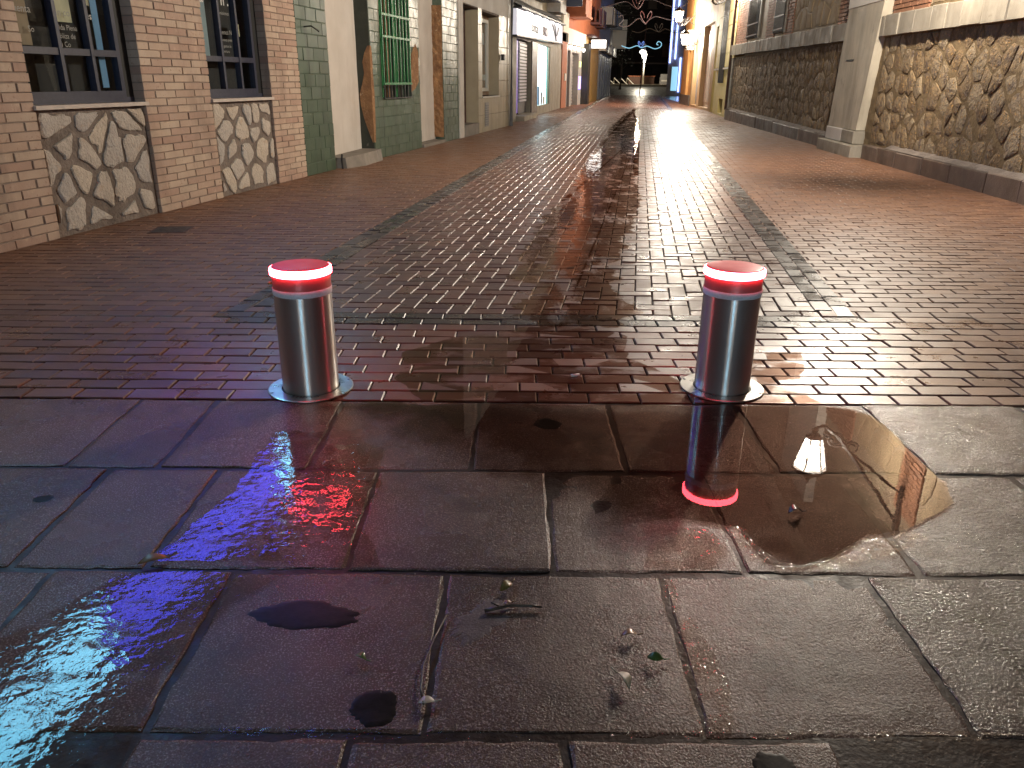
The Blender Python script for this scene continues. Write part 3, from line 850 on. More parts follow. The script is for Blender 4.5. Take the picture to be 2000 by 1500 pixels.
# ------------------------------------------------------------------ bollards
def bollard(x, y, label, left):
    t = thing('bollard', label, 'bollard', (x, y, 0), 0, 'rising bollards across the street')
    R = .110
    m = MB(); m.lathe([(R, .0), (R, .398)], 64); m.lathe([(R-.002, .396), (R-.002, .426)], 64)
    m.build('body', 'steel', t, True)
    m = MB(); m.lathe([(R, .424), (R, .470)], 64); m.build('head', 'head_ring_glow', t, True)
    m = MB(); m.lathe([(R+.0012, .398), (R+.0022, .402), (R+.0022, .420), (R+.0012, .424)], 64)
    m.build('reflective_band', 'reflective_tape', t, True)
    m = MB(); m.lathe([(R, .472), (R+.0065, .475), (R+.0072, .486), (R+.006, .498), (R-.001, .5025)], 64)
    m.build('light_ring', 'led_red', t, True)
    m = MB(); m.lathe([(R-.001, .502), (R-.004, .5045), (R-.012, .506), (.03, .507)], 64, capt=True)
    m.build('cap', 'cap_ring_glow', t, True)
    m = MB(); m.lathe([(R+.0005, .0035), (R+.0005, .012), (R+.012, .012)], 64)
    m = MB(); m.lathe([(R+.006, .004), (R+.006, .0075), (.165, .0075), (.168, .006), (.168, .002)], 72)
    col = m.build('collar', 'steel_plate', t)
    m = MB(); m.lathe([(R+.0002, .0035), (R+.0065, .0035)], 64)
    m.build('gap', 'black_gap', t)
    for k in range(6):
        a = PI/6 + k*PI/3
        m = MB(); m.lathe([(.006, .0075), (.006, .0095), (.003, .0102)], 12, .1575*math.cos(a), .1575*math.sin(a), capt=True)
        m.build('screw', 'steel_plate', col)
    # BENITO cast into the collar, letter by letter round the ring
    for base in ((-35, 110, 180+20) if not left else (20, 140, 250)):
        for i, ch in enumerate('BENITO'):
            a = math.radians(base + i*8.6)
            text('letter', ch, .024, 'engraving', col, (.133*math.cos(a), .133*math.sin(a), .0079), (0, 0, a + PI/2), align='CENTER')
    if left:
        m = MB()
        m.tube([(-R-.001, .0, .432), (-R-.012, .0, .432)], .005, 8)
        m.lathe([(.0, -.006), (.007, -.004), (.007, .004), (.0, .006)], 8, -R-.016, 0, .431)
        m.build('screw', 'brass', t)
    return t
bollard(*BOLL[0], 'steel bollard with a brass screw sticking out beside its white band', True)
bollard(*BOLL[1], 'steel bollard mirrored in the puddle at its foot', False)
# ------------------------------------------------------------------ left: brick building with two barred windows
ang = lambda dx, dy: math.atan2(dy, dx)
A = (-3.4747, 6.0454, 0.0)
rz = ang(.2005, .9797)
bank = thing('brick_building', 'brick building with dark navy windows over white stone panels', 'building', A, rz)
OUT = -1.0
BL, BH = .292, .0575
PX, PZ = .304, .0660
Zt = 2.86
wins = [(-.03, 1.25), (2.29, 3.53)]
piers = [(-3.2, -.03), (1.25, 2.29), (3.53, 4.27)]
m = MB()
for a, b in piers:
    m.box(a+.006 if a > -3 else a, b-.006, .008, .5, 0, Zt)
for a, b in wins:
    m.box(a, b, .10, .5, 0, .90)                       # below the sill
    m.box(a, b, .30, .5, .90, Zt)                      # room behind the glass
m.box(-3.2, 4.27, .02, .5, Zt, 7.5)
m.build('wall', 'mortar', bank)
for a, b in wins:
    m = MB(); m.box(a+.002, b-.002, .285, .296, .95, Zt); m.build('window_back', 'interior', bank)

def brick_mesh(l, h=BH, d=.115, b=.003, link=False):
    q = MB()
    x = l/2; z = h/2
    vs = [(-x, 0+b, -z), (x, b, -z), (x, b, z), (-x, b, z), (-x+b, 0, -z+b), (x-b, 0, -z+b), (x-b, 0, z-b), (-x+b, 0, z-b), (-x, d, -z), (x, d, -z), (x, d, z), (-x, d, z)]
    q.add(vs, [(4, 5, 6, 7), (0, 1, 5, 4), (1, 2, 6, 5), (2, 3, 7, 6), (3, 0, 4, 7), (1, 0, 8, 9), (2, 1, 9, 10), (3, 2, 10, 11), (0, 3, 11, 8)])
    return q
lst = []
rg = random.Random(3)
for a, b in piers:
    for r in range(int(Zt/PZ)):
        z = PZ*(r + .5)
        x = a if a > -3 else a
        off = 0 if r % 2 == 0 else -PX/2
        cuts = [a]
        k = a + PX + off
        while k < b - .06:
            if k - cuts[-1] > .07: cuts.append(k)
            k += PX
        cuts.append(b)
        for i in range(len(cuts)-1):
            x0, x1 = cuts[i] + (.006 if i else 0), cuts[i+1] - (.006 if i < len(cuts)-2 else 0)
            lst.append(((x0+x1)/2, z, round(x1-x0, 2)))
lst.sort(key=lambda q: (0 if (q[1] < 2.12 and q[0] > -.75) else 1, (q[0]+5.2)**2))
cache = {}
rest = MB()
for i, (x, z, l) in enumerate(lst):
    y = rg.uniform(-.004, .003)
    zz = z + rg.uniform(-.0025, .0025)
    if i < 300:
        if l not in cache: cache[l] = brick_mesh(l).build('brick', 'brick', link=False)
        o = link_mesh('brick', cache[l], bank, (x, y, zz))
        o.rotation_euler = (rg.gauss(0, .012), rg.gauss(0, .006), rg.gauss(0, .008))
    else:
        q = brick_mesh(l)
        rest.add([(p[0]+x, p[1]+y, p[2]+zz) for p in q.v], q.f, rg.random())
o = rest.build('brick_field', 'brick', bank); o['kind'] = 'stuff'

def bank_window(a, b, posters, txts):
    z0, z1 = 1.005, Zt
    w = MB()
    T = .045
    yf = .105
    w.box(a+.005, a+.005+T, yf, yf+.06, z0, z1)
    w.box(b-.10-T, b-.10, yf, yf+.06, z0, z1)
    w.box(a+.005+T, b-.10-T, yf, yf+.06, z0, z0+.05)
    f = w.build('window', 'navy', bank)
    lo, hi = a+.005+T, b-.10-T
    c1, c2 = lo + (hi-lo)*.40, lo + (hi-lo)*.72
    for c in (c1, c2):
        q = MB(); q.box(c-.018, c+.018, yf-.012, yf+.05, z0+.05, z1); q.build('mullion', 'navy', f)
    for p, q_ in ((lo, c1-.018), (c1+.018, c2-.018), (c2+.018, hi)):
        q = MB(); q.box(p, q_, yf-.004, yf+.05, z0+.315, z0+.365); q.build('transom', 'navy', f)
        for za, zb in ((z0+.05, z0+.315), (z0+.365, z1)):
            q = MB(); q.quad((p, yf+.03, za), (q_, yf+.03, za), (q_, yf+.03, zb), (p, yf+.03, zb)); q.build('pane', 'pane', f)
    q = MB(); q.box(a+.006, b-.012, yf-.005, yf+.1, .966, z0); q.build('base_rail', 'navy', f)
    q = MB(); q.box(b-.10, b-.004, yf, yf+.18, z0, z1); q.build('jamb', 'black_gap', f)
    for (fa, fb, za, zb, mt) in posters:
        q = MB(); q.box(lo+(hi-lo)*fa, lo+(hi-lo)*fb, yf+.06, yf+.066, za, zb); q.build('poster', mt, f)
    for (fa, z, s, body, mt) in txts:
        text('lettering', body, s, mt, f, (lo+(hi-lo)*fa, yf+.028, z), (PI/2, 0, 0))
    return f
bank_window(wins[0][0], wins[0][1],
            [(.02, .22, 1.38, 2.8, 'poster_brown'), (.43, .64, 1.56, 2.8, 'poster_cream'), (.86, .93, 1.08, 2.8, 'poster_blue'), (.74, .85, 1.70, 1.76, 'poster_cream')],
            [(.02, 1.60, .075, 'Cuenta', 'vinyl_dim'), (.43, 1.60, .075, 'sin co', 'vinyl_dim'), (.76, 1.595, .075, 'es', 'vinyl_white'),
             (.17, 1.47, .06, 'So', 'vinyl_dim'), (.43, 1.50, .055, 'Vida Plena', 'vinyl_dim'), (.43, 1.44, .055, 'póliza de', 'vinyl_dim'), (.43, 1.38, .055, 'tu Co', 'vinyl_dim')])
bank_window(wins[1][0], wins[1][1],
            [(.02, .28, 1.36, 2.8, 'poster_grey'), (.76, .88, 1.58, 1.70, 'poster_cream')],
            [(.14, 1.86, .20, 'a', 'vinyl_white'), (.44, 1.86, .20, 'rir.', 'vinyl_white'), (.75, 1.86, .20, ':', 'vinyl_white'), (.44, 1.77, .05, 'comisiones', 'vinyl_dim'),
             (.44, 1.585, .065, 'menos N', 'vinyl_dim'), (.44, 1.52, .04, 'hipoteca joven', 'vinyl_dim'), (.44, 1.46, .04, 'sin gastos de', 'vinyl_dim'), (.46, 1.41, .04, 'apertura', 'vinyl_dim')])
for a, b in wins:
    q = MB(); q.box(a-.012, b+.014, -.022, .16, .935, .964); q.build('sill', 'sill', bank)
    q = MB(); q.quad((a, .035, 0), (b, .035, 0), (b, .035, .934), (a, .035, .934))
    q.quad((b, .035, 0), (b, .10, 0), (b, .10, .934), (b, .035, .934))
    pn = q.build('stone_panel', 'panel_mortar', bank)
    rg2 = random.Random(int(a*10)+8)
    for poly in voronoi(a+.01, b-.015, .005, .925, 5, 4, .46, rg2):
        sj = shrink_jag(poly, rg2.choice((.012, .02, .028, .045)), .26, rg2, .03, .10)
        if len(sj) < 3: continue
        mb = MB(); stone_mesh(mb, sj, rg2.uniform(.012, .022), .006, rg2, -1, top=.86)
        mb.v = [(v[0], v[1]+.035, v[2]) for v in mb.v]
        mb.build('stone', 'stone_white', pn)
# lit shop sign over the windows: the paving and both bollards mirror it
sg = MB(); sg.box(-2.2, 4.0, -.12, .02, 2.98, 3.66); sgo = sg.build('sign_box', 'navy', bank)
q = MB(); q.box(-.50, 2.55, -.135, -.12, 3.05, 3.60); q.build('sign_panel', 'sign_blue', sgo)
for (x0, x1) in ((-2.1, -1.35), (-1.27, -.58)):
    q = MB(); q.box(x0, x1, -.135, -.12, 3.05, 3.60); q.build('sign_panel', 'sign_cyan', sgo)
for (x0, x1) in ((2.65, 3.05), (3.15, 3.45), (3.55, 3.88)):
    q = MB(); q.box(x0, x1, -.135, -.12, 3.1, 3.52); q.build('sign_panel', 'sign_cyan', sgo)

# ------------------------------------------------------------------ left: derelict building faced with green blocks
SG = .012
derelict = thing('tiled_building', 'derelict building faced with worn green tiles and blocked doorways', 'building', A, rz)
G0, G1 = 4.275, 11.56
doors = [(5.17, 6.67, 0, 2.85, .24), (9.0, 10.45, 0, 2.85, .21)]
wn = (7.10, 8.46, .87, 2.75, .16)
m = MB()
holed_wall(m, G0, G1, 0, 2.95, [(d[0], d[1], d[2], d[3], d[4]) for d in doors] + [wn], -1, y=.010)
m.box(G0, G1, .0, .4, 2.95, 7.0)
m.box(G0, G0+.01, .01, .4, 0, 2.95)
m.build('wall', 'tile_joint', derelict)
TP, TZ = .305, .152
rest = MB(); cache = {}; cnt = 0
def tile_ok(x0, x1, z0, z1):
    for h in doors + [wn]:
        if x0 < h[1]-.002 and x1 > h[0]+.002 and z0 < h[3] and z1 > h[2]: return False
    return True
for r in range(19):
    z0 = r*TZ + .004; z1 = (r+1)*TZ - .004
    edges = sorted({G0, G1, *[h[0] for h in doors + [wn]], *[h[1] for h in doors + [wn]]})
    for e in range(len(edges)-1):
        a, b = edges[e], edges[e+1]
        n = max(1, round((b-a)/TP))
        off = (r % 2)*.5
        cuts = [a] + [a + (b-a)*(i+off)/n for i in range(0 if off else 1, n)] + [b]
        for i in range(len(cuts)-1):
            x0, x1 = cuts[i]+.003, cuts[i+1]-.003
            if x1-x0 < .03: continue
            if not tile_ok(x0, x1, z0, z1):
                if x0 >= wn[0]-.01 and x1 <= wn[1]+.01 and z0 < wn[2] - .03: z1b = wn[2]-.004
                else: continue
            else: z1b = z1
            if 8.46 < x0 < 9 and .9 < z0 < 1.6 and rg.random() < .5: continue      # blocks fallen off beside the grille
            l = round(x1-x0, 2)
            q = brick_mesh(l, z1b-z0, .02, .004)
            y = .002 + rg.uniform(-.002, .002)
            if cnt < 300:
                k = (l, round(z1b-z0, 3))
                if k not in cache: cache[k] = q.build('tile', 'green_tile', link=False)
                o = link_mesh('tile', cache[k], derelict, ((x0+x1)/2, y, (z0+z1b)/2)); cnt += 1
                o.rotation_euler = (rg.gauss(0, .008), 0, rg.gauss(0, .008))
            else:
                rest.add([(p[0]+(x0+x1)/2, p[1]+y, p[2]+(z0+z1b)/2) for p in q.v], q.f, rg.random())
if rest.v:
    o = rest.build('tile_field', 'green_tile', derelict); o['kind'] = 'stuff'
# exposed patch beside the grille
blk = MB(); stone_mesh(blk, [(8.50, .95), (8.72, 1.0), (8.93, 1.12), (8.94, 1.62), (8.78, 1.75), (8.56, 1.55), (8.52, 1.2)], .006, .004, rg); blk.v = [(v[0], v[1]+.004, v[2]) for v in blk.v]
blk.build('bare_patch', 'adobe', derelict)
# blocked doorways
def infill(a, b, z0, d, ww):
    q = MB()
    n, k = 10, 16
    vs = [(a + (b-a)*i/n, d-.02 + .006*fn(i*.8, j*.5, a), z0 + (2.85-z0)*j/k) for j in range(k+1) for i in range(n+1)]
    q.add(vs, [(j*(n+1)+i, j*(n+1)+i+1, (j+1)*(n+1)+i+1, (j+1)*(n+1)+i) for j in range(k) for i in range(n)])
    return q.build('plaster_infill', 'white_plaster', derelict, True)
infill(5.17, 6.67, .10, .24, 0)
infill(9.0, 10.45, .06, .21, 0)
gf = MB()
for pts in ([(9.36, 1.52), (9.40, 1.44), (9.38, 1.34), (9.43, 1.30)], [(9.44, 1.60), (9.45, 1.45), (9.47, 1.28), (9.46, 1.18)], [(9.52, 1.46), (9.49, 1.36), (9.53, 1.25), (9.55, 1.08)], [(9.34, 1.40), (9.56, 1.38)]):
    for k in range(len(pts)-1):
        (x0, z0), (x1, z1) = pts[k], pts[k+1]
        if abs(x1-x0) > abs(z1-z0): gf.box(x0, x1, .176, .181, z0-.008, z0+.008)
        else: gf.quad((x0-.008, .180, z0), (x0+.008, .180, z0), (x1+.008, .180, z1), (x1-.008, .180, z1))
gf.build('graffiti', 'grey_metal', derelict)
q = MB(); q.box(6.655, 6.668, .012, .235, .0, 2.85); q.build('door_jamb', 'tile_reveal', derelict)
# ragged earth showing through the broken corner of the first doorway
q = MB()
prof = [(.25, .02), (.45, .10), (.62, .16), (.8, .20), (.95, .21), (1.1, .15), (1.25, .11), (1.4, .13), (1.52, .09), (1.62, .03)]
vs = []
for z, w in prof:
    vs += [(6.650, .012+w*.9, z), (6.646, .004, z + .02*fn(z*9, 1)), (6.69+w*.22, -.004, z)]
q.add(vs, [(3*i+j, 3*i+j+1, 3*i+j+4, 3*i+j+3) for i in range(len(prof)-1) for j in range(2)])
q.build('bare_patch', 'adobe', derelict)
# earth pier lining the second doorway
q = MB()
n, k = 8, 44
vs = []
for j in range(k+1):
    for i in range(n+1):
        z = .10 + 2.36*j/k
        yy = -.004 + (.20)*i/n
        x = 10.43 - .035 - .04*abs(fn(z*4, yy*6, 3)) - .022*fn(z*15, yy*15, 5)
        vs.append((x, yy, z))
q.add(vs, [(j*(n+1)+i, j*(n+1)+i+1, (j+1)*(n+1)+i+1, (j+1)*(n+1)+i) for j in range(k) for i in range(n)])
q.build('earth_pier', 'adobe', derelict)
q = MB(); q.box(9.02, 10.44, -.03, .19, 0, .055); q.build('threshold', 'concrete', derelict)
# broken stone step
q = MB()
pts = [(5.30, -.10), (5.75, -.20), (6.35, -.16), (6.62, -.13), (6.64, .2), (5.22, .2)]
n = len(pts)
q.add([(x + .01*fn(x*9, 1), y, 0) for x, y in pts] + [(x*.995+.03, y*.9+.01, .165 - .02*(x < 5.4)) for x, y in pts], [tuple(range(n, 2*n))] + [(i, (i+1) % n, n+(i+1) % n, n+i) for i in range(n)])
q.build('step', 'concrete', derelict)
q = MB(); q.tube([(5.24, -.06, .0), (5.235, -.055, .12), (5.27, -.05, .19)], .014, 6); q.build('iron_stub', 'iron_black', derelict)
q = MB(); q.tube([(4.50, .0, 1.75), (4.52, -.09, 1.76), (4.58, -.16, 1.70)], .010, 6); q.build('iron_spike', 'iron_black', derelict)
# green window grille
q = MB(); q.quad((wn[0], .155, wn[2]), (wn[1], .155, wn[2]), (wn[1], .155, wn[3]), (wn[0], .155, wn[3])); wf = q.build('window', 'dark_inside', derelict)
for i in range(9):
    x = wn[0] + .04 + (wn[1]-wn[0]-.08)*i/8
    q = MB(); q.box(x-.013, x+.013, -.028, -.006, wn[2]+.22, wn[3]); q.build('bar', 'iron_green', wf)
    q = MB(); q.box(x-.011, x+.011, -.026, -.008, wn[2]+.005, wn[2]+.22); q.build('bar', 'iron_black', wf)
for z in (wn[2]+.225, wn[2]+.905, wn[2]+1.215):
    q = MB(); q.box(wn[0]+.01, wn[1]-.01, -.036, -.020, z-.016, z+.016); q.build('cross_bar', 'iron_green', wf)
q = MB(); q.box(wn[0]+.01, wn[1]-.01, -.034, -.020, wn[2]+.0, wn[2]+.018); q.build('cross_bar', 'iron_black', wf)
for (x0, x1, mt) in ((7.15, 7.22, 'iron_green'), (7.38, 7.46, 'iron_green'), (7.62, 7.70, 'adobe'), (8.02, 8.08, 'iron_green')):
    q = MB(); q.box(x0, x1, .10, .13, wn[2]+.02, wn[3]); q.build('old_frame', mt, wf)
q = MB(); q.box(G1, 11.90, -.02, .3, 0, 7.0); q.build('corner_strip', 'white_plaster', derelict)

# ------------------------------------------------------------------ left: cream tiled house
house = thing('tiled_house', 'cream tiled house with a white framed window above an air vent', 'house', A, rz)
hd = (11.95, 13.24, 0, 2.62, .34)
hw = (13.62, 15.35, .80, 2.60, .28)
m = MB(); holed_wall(m, 11.90, 16.55, 0, 3.1, [hd, hw], -1, y=.012, shear=0); m.build('wall', 'panel_mortar', house)
m = MB(); m.box(11.90, 16.55, -.02, .3, 3.1, 7.2); m.build('upper_wall', 'white_plaster', house)
for r in range(8):
    z0, z1 = r*.385+.004, (r+1)*.385-.004
    for (a, b) in ((13.24, 13.62), (13.62, 14.5), (14.5, 15.35), (15.35, 15.95), (15.95, 16.55)):
        if a < 15.3 and b > 13.6 and z1 > .80 and z0 < 2.60 and a >= 13.6: continue
        q = brick_mesh(b-a-.008, z1-z0, .02, .004); q.build('tile', 'cream_tile', house, loc=((a+b)/2, .0, (z0+z1)/2))
m = MB(); m.box(11.92, 16.5, -.004, .01, 2.64, 3.09); m.build('lintel', 'white_plaster', house)
for (x, d, mt, nm) in ((hd[1]-.012, hd[4], 'cream_tile', 'door_jamb'), (hw[1]-.012, hw[4], 'cream_tile', 'window_jamb')):
    q = MB(); q.box(x, x+.010, .014, d, .02 if nm == 'door_jamb' else .81, 2.59); q.build(nm, mt, house)
q = MB(); q.box(hd[0], hd[1]-.02, hd[4]-.05, hd[4], .24, 2.61); dr = q.build('door', 'maroon', house)
q = MB(); q.box(hd[0]+.2, hd[0]+.9, hd[4]-.06, hd[4]-.05, 2.0, 2.55); q.build('door_light', 'pane', dr)
q = MB(); q.box(hd[0]+.02, hd[1]-.02, -.02, .33, 0, .24); q.build('step', 'concrete', house)
q = MB()
q.box(hw[0], hw[1]-.02, .255, .275, .81, 2.59); wi = q.build('window', 'curtain', house)
for (x0, x1, z0, z1) in ((14.1, 14.22, .9, 2.5), (14.95, 15.05, .9, 2.5), (14.22, 14.95, .9, .98), (14.22, 14.95, 2.42, 2.5)):
    q = MB(); q.box(x0, x1, .19, .25, z0, z1); q.build('window_frame', 'white_frame', wi)
q = MB(); q.quad((14.22, .23, .98), (14.95, .23, .98), (14.95, .23, 2.42), (14.22, .23, 2.42)); q.build('pane', 'pane', wi)
for (x0, x1, z0, z1) in ((14.3, 14.75, 1.95, 2.2), (14.3, 14.9, 1.15, 1.28)):
    q = MB(); q.box(x0, x1, .236, .240, z0, z1); q.build('notice', 'white_frame', wi)
q = MB(); q.box(hw[0]-.04, hw[1]+.03, -.03, .26, .765, .80); q.build('sill', 'white_frame', house)
q = MB()
q.box(13.85, 14.2, -.012, .0, .12, .66)
vt = q.build('vent', 'pale_grey', house)
for i in range(9):
    q = MB(); q.box(13.88, 14.17, -.02, -.012, .16+i*.052, .185+i*.052); q.build('slat', 'grey_metal', vt)
q = MB(); q.box(15.5, 15.62, -.10, -.02, 1.62, 1.76); q.build('intercom', 'iron_black', house)
q = MB(); q.tube([(16.62, -.06, 0), (16.62, -.06, 3.6), (16.66, -.06, 6)], .05, 10); q.build('drain_pipe', 'grey_metal', house)
q = MB(); q.box(16.55, 16.85, .0, .3, 0, 6.5); q.build('corner_pier', 'ashlar', house)

# ------------------------------------------------------------------ left: optician-like shop with lit fascia
A2 = (.01, 24.58, 0)
r2 = ang(2.07, 12.76)
shop = thing('shop', 'shop with a glowing white fascia sign and slatted shutter', 'shop', A2, r2)
m = MB()
holes = [(.25, 3.15, .0, 2.30, .16), (4.75, 8.5, .30, 2.35, .10)]
holed_wall(m, -2.3, 12.9, 0, 2.4, holes, -1, y=0)
m.box(-2.3, 12.9, .02, .4, 2.4, 7.5)
m.build('wall', 'ashlar', shop)
q = MB(); q.box(-.7, 11.3, -.16, 0, 2.36, 3.02, shear=.022); fa = q.build('fascia', 'lit_fascia', shop)
q = MB(); q.box(-.75, 11.35, -.18, 0, 2.32, 2.36, shear=.022); q.build('fascia_rail', 'iron_black', fa)
q = MB(); q.box(-.75, 11.35, -.30, 0, 3.03, 3.08, shear=.022); q.build('fascia_hood', 'iron_black', fa)
for x in (1.5, 3.5, 5.5, 7.5, 9.5):
    q = MB(); q.box(x-.6, x+.6, -.19, -.165, 2.97, 3.02, shear=.022); q.build('fascia_lamp', 'fascia_tube', fa)
text('lettering', 'tontas', .44, 'iron_black', fa, (2.1, -.166, 2.58), (PI/2, 0, 0), .004, 1.45)
text('lettering', 'BRIO', .42, 'rust', fa, (4.85, -.166, 2.60), (PI/2, 0, 0), .004, 1.45)
q = MB()
q.tube([(7.6, -.17, 3.1), (8.3, -.17, 2.85), (8.9, -.17, 2.6)], .025, 5); q.tube([(8.2, -.17, 3.15), (8.7, -.17, 2.85), (8.8, -.17, 2.6)], .025, 5); q.tube([(9.7, -.17, 3.1), (9.1, -.17, 2.8)], .025, 5)
q.build('emblem', 'grey_metal', fa)
q = MB(); q.box(.25, 1.35, .13, .15, .2, 2.28); q.build('door', 'purple_lit', shop)
q = MB(); q.box(.27, .42, .11, .13, .25, 2.2); q.build('door_light', 'lit_cyan', shop)
q = MB(); q.box(.3, 3.2, -.25, .45, 0, .15); q.build('step', 'ashlar', shop)
q = MB(); q.box(1.40, 3.10, .12, .16, .16, 2.28); sh = q.build('shutter', 'shutter_dark', shop)
for i in range(18):
    q = MB(); q.box(1.43, 2.95, .085, .12, .52+i*.096, .58+i*.096); q.build('slat', 'shutter_pale', sh)
q = MB(); q.box(3.2, 4.6, -.05, -.002, 0, 2.34); q.build('pier', 'brown_stone', shop)
q = MB(); q.box(4.76, 7.9, .07, .09, .31, 2.33); sw = q.build('shop_window', 'lit_cyan', shop)
q = MB(); q.box(7.95, 8.45, .03, .09, .31, 2.33); q.build('window_frame', 'teal_frame', sw)
for (x0, x1, z0, z1, mt) in ((5.4, 5.9, .32, .95, 'poster_blue'), (6.3, 6.7, .32, .75, 'grey_metal'), (6.9, 7.5, .32, .6, 'white_frame')):
    q = MB(); q.box(x0, x1, .045, .065, z0, z1); q.build('display_stand', mt, sw)
# balconies, meters and dark sign above the fascia
q = MB()
q.box(-1.4, 1.6, -.75, .02, 3.5, 3.58, shear=.02)
for i in range(14):
    q.box(-1.4+i*.22, -1.37+i*.22, -.75, -.72, 3.58, 4.4, shear=.02)
q.box(-1.4, 1.6, -.76, -.71, 4.36, 4.42, shear=.02)
q.build('balcony', 'iron_black', shop)
q = MB(); q.box(2.4, 5.6, -.7, .02, 3.55, 3.64, shear=.02)
for i in range(15):
    q.box(2.4+i*.22, 2.43+i*.22, -.7, -.67, 3.64, 4.45, shear=.02)
q.build('balcony', 'iron_black', shop)
q = MB(); q.box(7.2, 9.2, -.5, .0, 3.35, 4.05, shear=.02); q.build('meter_cabinet', 'pale_grey', shop)
q = MB(); q.tube([(-2, -.1, 3.15), (2, -.12, 3.22), (6, -.1, 3.36), (11, -.12, 3.42)], .05, 6); q.tube([(-2, -.05, 3.25), (3, -.07, 3.3), (11, -.1, 3.55)], .03, 6); q.build('cable', 'iron_black', shop)
q = MB(); q.box(9.4, 9.5, -1.1, -.2, 3.85, 4.75); ds = q.build('hanging_sign', 'navy', shop)
text('lettering', 'ob', .5, 'poster_blue', ds, (9.39, -.25, 4.1), (PI/2, 0, -PI/2), .004)

# ------------------------------------------------------------------ left: further shops
A3 = (2.08, 37.34, 0); r3 = ang(1.52, 6.86)
lit = thing('shop', 'small shop lit by wall spots beside a red brown pier', 'shop', A3, r3)
m = MB(); holed_wall(m, 0, 7.0, 0, 2.7, [(1.55, 2.4, 0, 2.45, .3), (2.95, 5.1, 0, 2.40, .4)], -1, y=.0); m.build('wall', 'pale_grey', lit)
q = MB(); q.box(-.3, 1.0, -.06, .2, 0, 2.75); q.build('pier', 'terracotta', lit)
q = MB(); q.box(.3, .7, -.10, -.06, 1.15, 1.45); q.build('notice', 'white_frame', lit)
q = MB(); q.box(1.55, 2.4, .24, .28, 0, 2.45); q.build('door', 'maroon', lit)
q = MB(); q.box(2.95, 5.1, .30, .36, 0, 2.4); s3 = q.build('shutter', 'grey_metal', lit)
for i in range(16):
    q = MB(); q.box(2.97, 5.08, .27, .30, .08+i*.145, .16+i*.145); q.build('slat', 'pale_grey', s3)
q = MB(); q.box(1.0, 6.9, -.10, -.0, 2.72, 3.35); q.build('fascia', 'white_paint', lit)
for x in (1.4, 2.7, 4.0, 5.6):
    q = MB(); q.lathe([(.03, -.12), (.07, -.08), (.07, .02)], 10, x, -.16, 2.62, capb=True); q.build('spot_lamp', 'spot_white', lit)
q = MB(); q.box(5.3, 5.95, -.03, -.004, .75, 1.35); q.build('neon_sign', 'neon_purple', lit)
q = MB(); q.box(5.35, 5.85, -.03, -.004, 1.8, 2.05); q.build('neon_sign', 'neon_green', lit)
q = MB(); q.box(0, 7.0, .0, .4, 3.36, 9.0); q.build('upper_wall', 'terracotta', lit)
q = MB(); q.box(1.2, 3.2, -.8, .0, 3.9, 4.9); q.box(1.1, 3.3, -.85, .0, 3.8, 3.9); q.build('bay', 'terracotta', lit)
q = MB(); q.box(-.6, .9, -.12, -.02, 3.1, 3.9); q.build('sign_board', 'white_paint', lit)
q = MB(); q.box(6.2, 7.0, -.35, .0, 0, 2.9); q.build('pier', 'iron_black', lit)
A4 = (3.6, 44.2, 0); r4 = ang(1.57, 8.3)
och = thing('shop', 'ochre shop front under a small white lightbox sign', 'shop', A4, r4)
q = MB(); q.box(0, 8.4, .0, .4, 0, 3.3); q.build('wall', 'ochre', och)
q = MB(); q.box(0, 8.4, .0, .4, 3.38, 9); q.build('upper_wall', 'terracotta', och)
q = MB(); q.box(-.1, 8.4, -.5, .0, 3.30, 3.38); q.build('canopy', 'maroon', och)
q = MB(); q.box(2.0, 2.2, -1.0, -.12, 2.75, 3.25); q.box(2.05, 2.15, -.12, .0, 2.95, 3.05); lb = q.build('lightbox', 'iron_black', och)
q = MB(); q.box(1.985, 1.998, -.95, -.17, 2.80, 3.20); q.build('lightbox_face', 'sign_white', lb)
for k, x in enumerate((2.6, 5.2)):
    q = MB(); q.box(x, x+1.7, -.5, .0, 4.0, 4.12); q.box(x, x+1.7, -.5, -.46, 4.12, 4.9); q.build('balcony', 'maroon', och)
A5 = (5.17, 52.5, 0); r5 = ang(2.66, 16.5)
gry = thing('shop', 'row of closed grey shop fronts near the end of the street', 'shop', A5, r5)
q = MB(); q.box(0, 17.5, .0, .4, 0, 3.4); q.build('wall', 'pale_grey', gry)
for i in range(6):
    q = MB(); q.box(.5+i*2.8, 2.3+i*2.8, -.06, -.0, .05, 2.7); s5 = q.build('shutter', 'grey_metal', gry)
    q = MB(); q.box(.5+i*2.8, 2.3+i*2.8, -.4, -.0, 2.9, 3.5); q.build('sign_board', ('white_paint', 'navy', 'beige_door')[i % 3], gry)
q = MB(); q.box(0, 17.5, .0, .4, 3.4, 11); q.build('upper_wall', 'brown_stone', gry)
for i in range(5):
    q = MB(); q.box(.8+i*3.2, 2.4+i*3.2, -.7, .0, 4.4+.15*i, 5.4+.15*i); q.build('bay', ('pale_grey', 'beige_door', 'iron_black')[i % 3], gry)
q = MB(); q.box(15.0, 15.15, -1.2, -.1, 3.5, 5.6); q.build('hanging_sign', 'white_paint', gry)
q = MB(); q.box(10.0, 10.15, -1.0, -.1, 4.6, 5.4); q.build('hanging_sign', 'navy', gry)

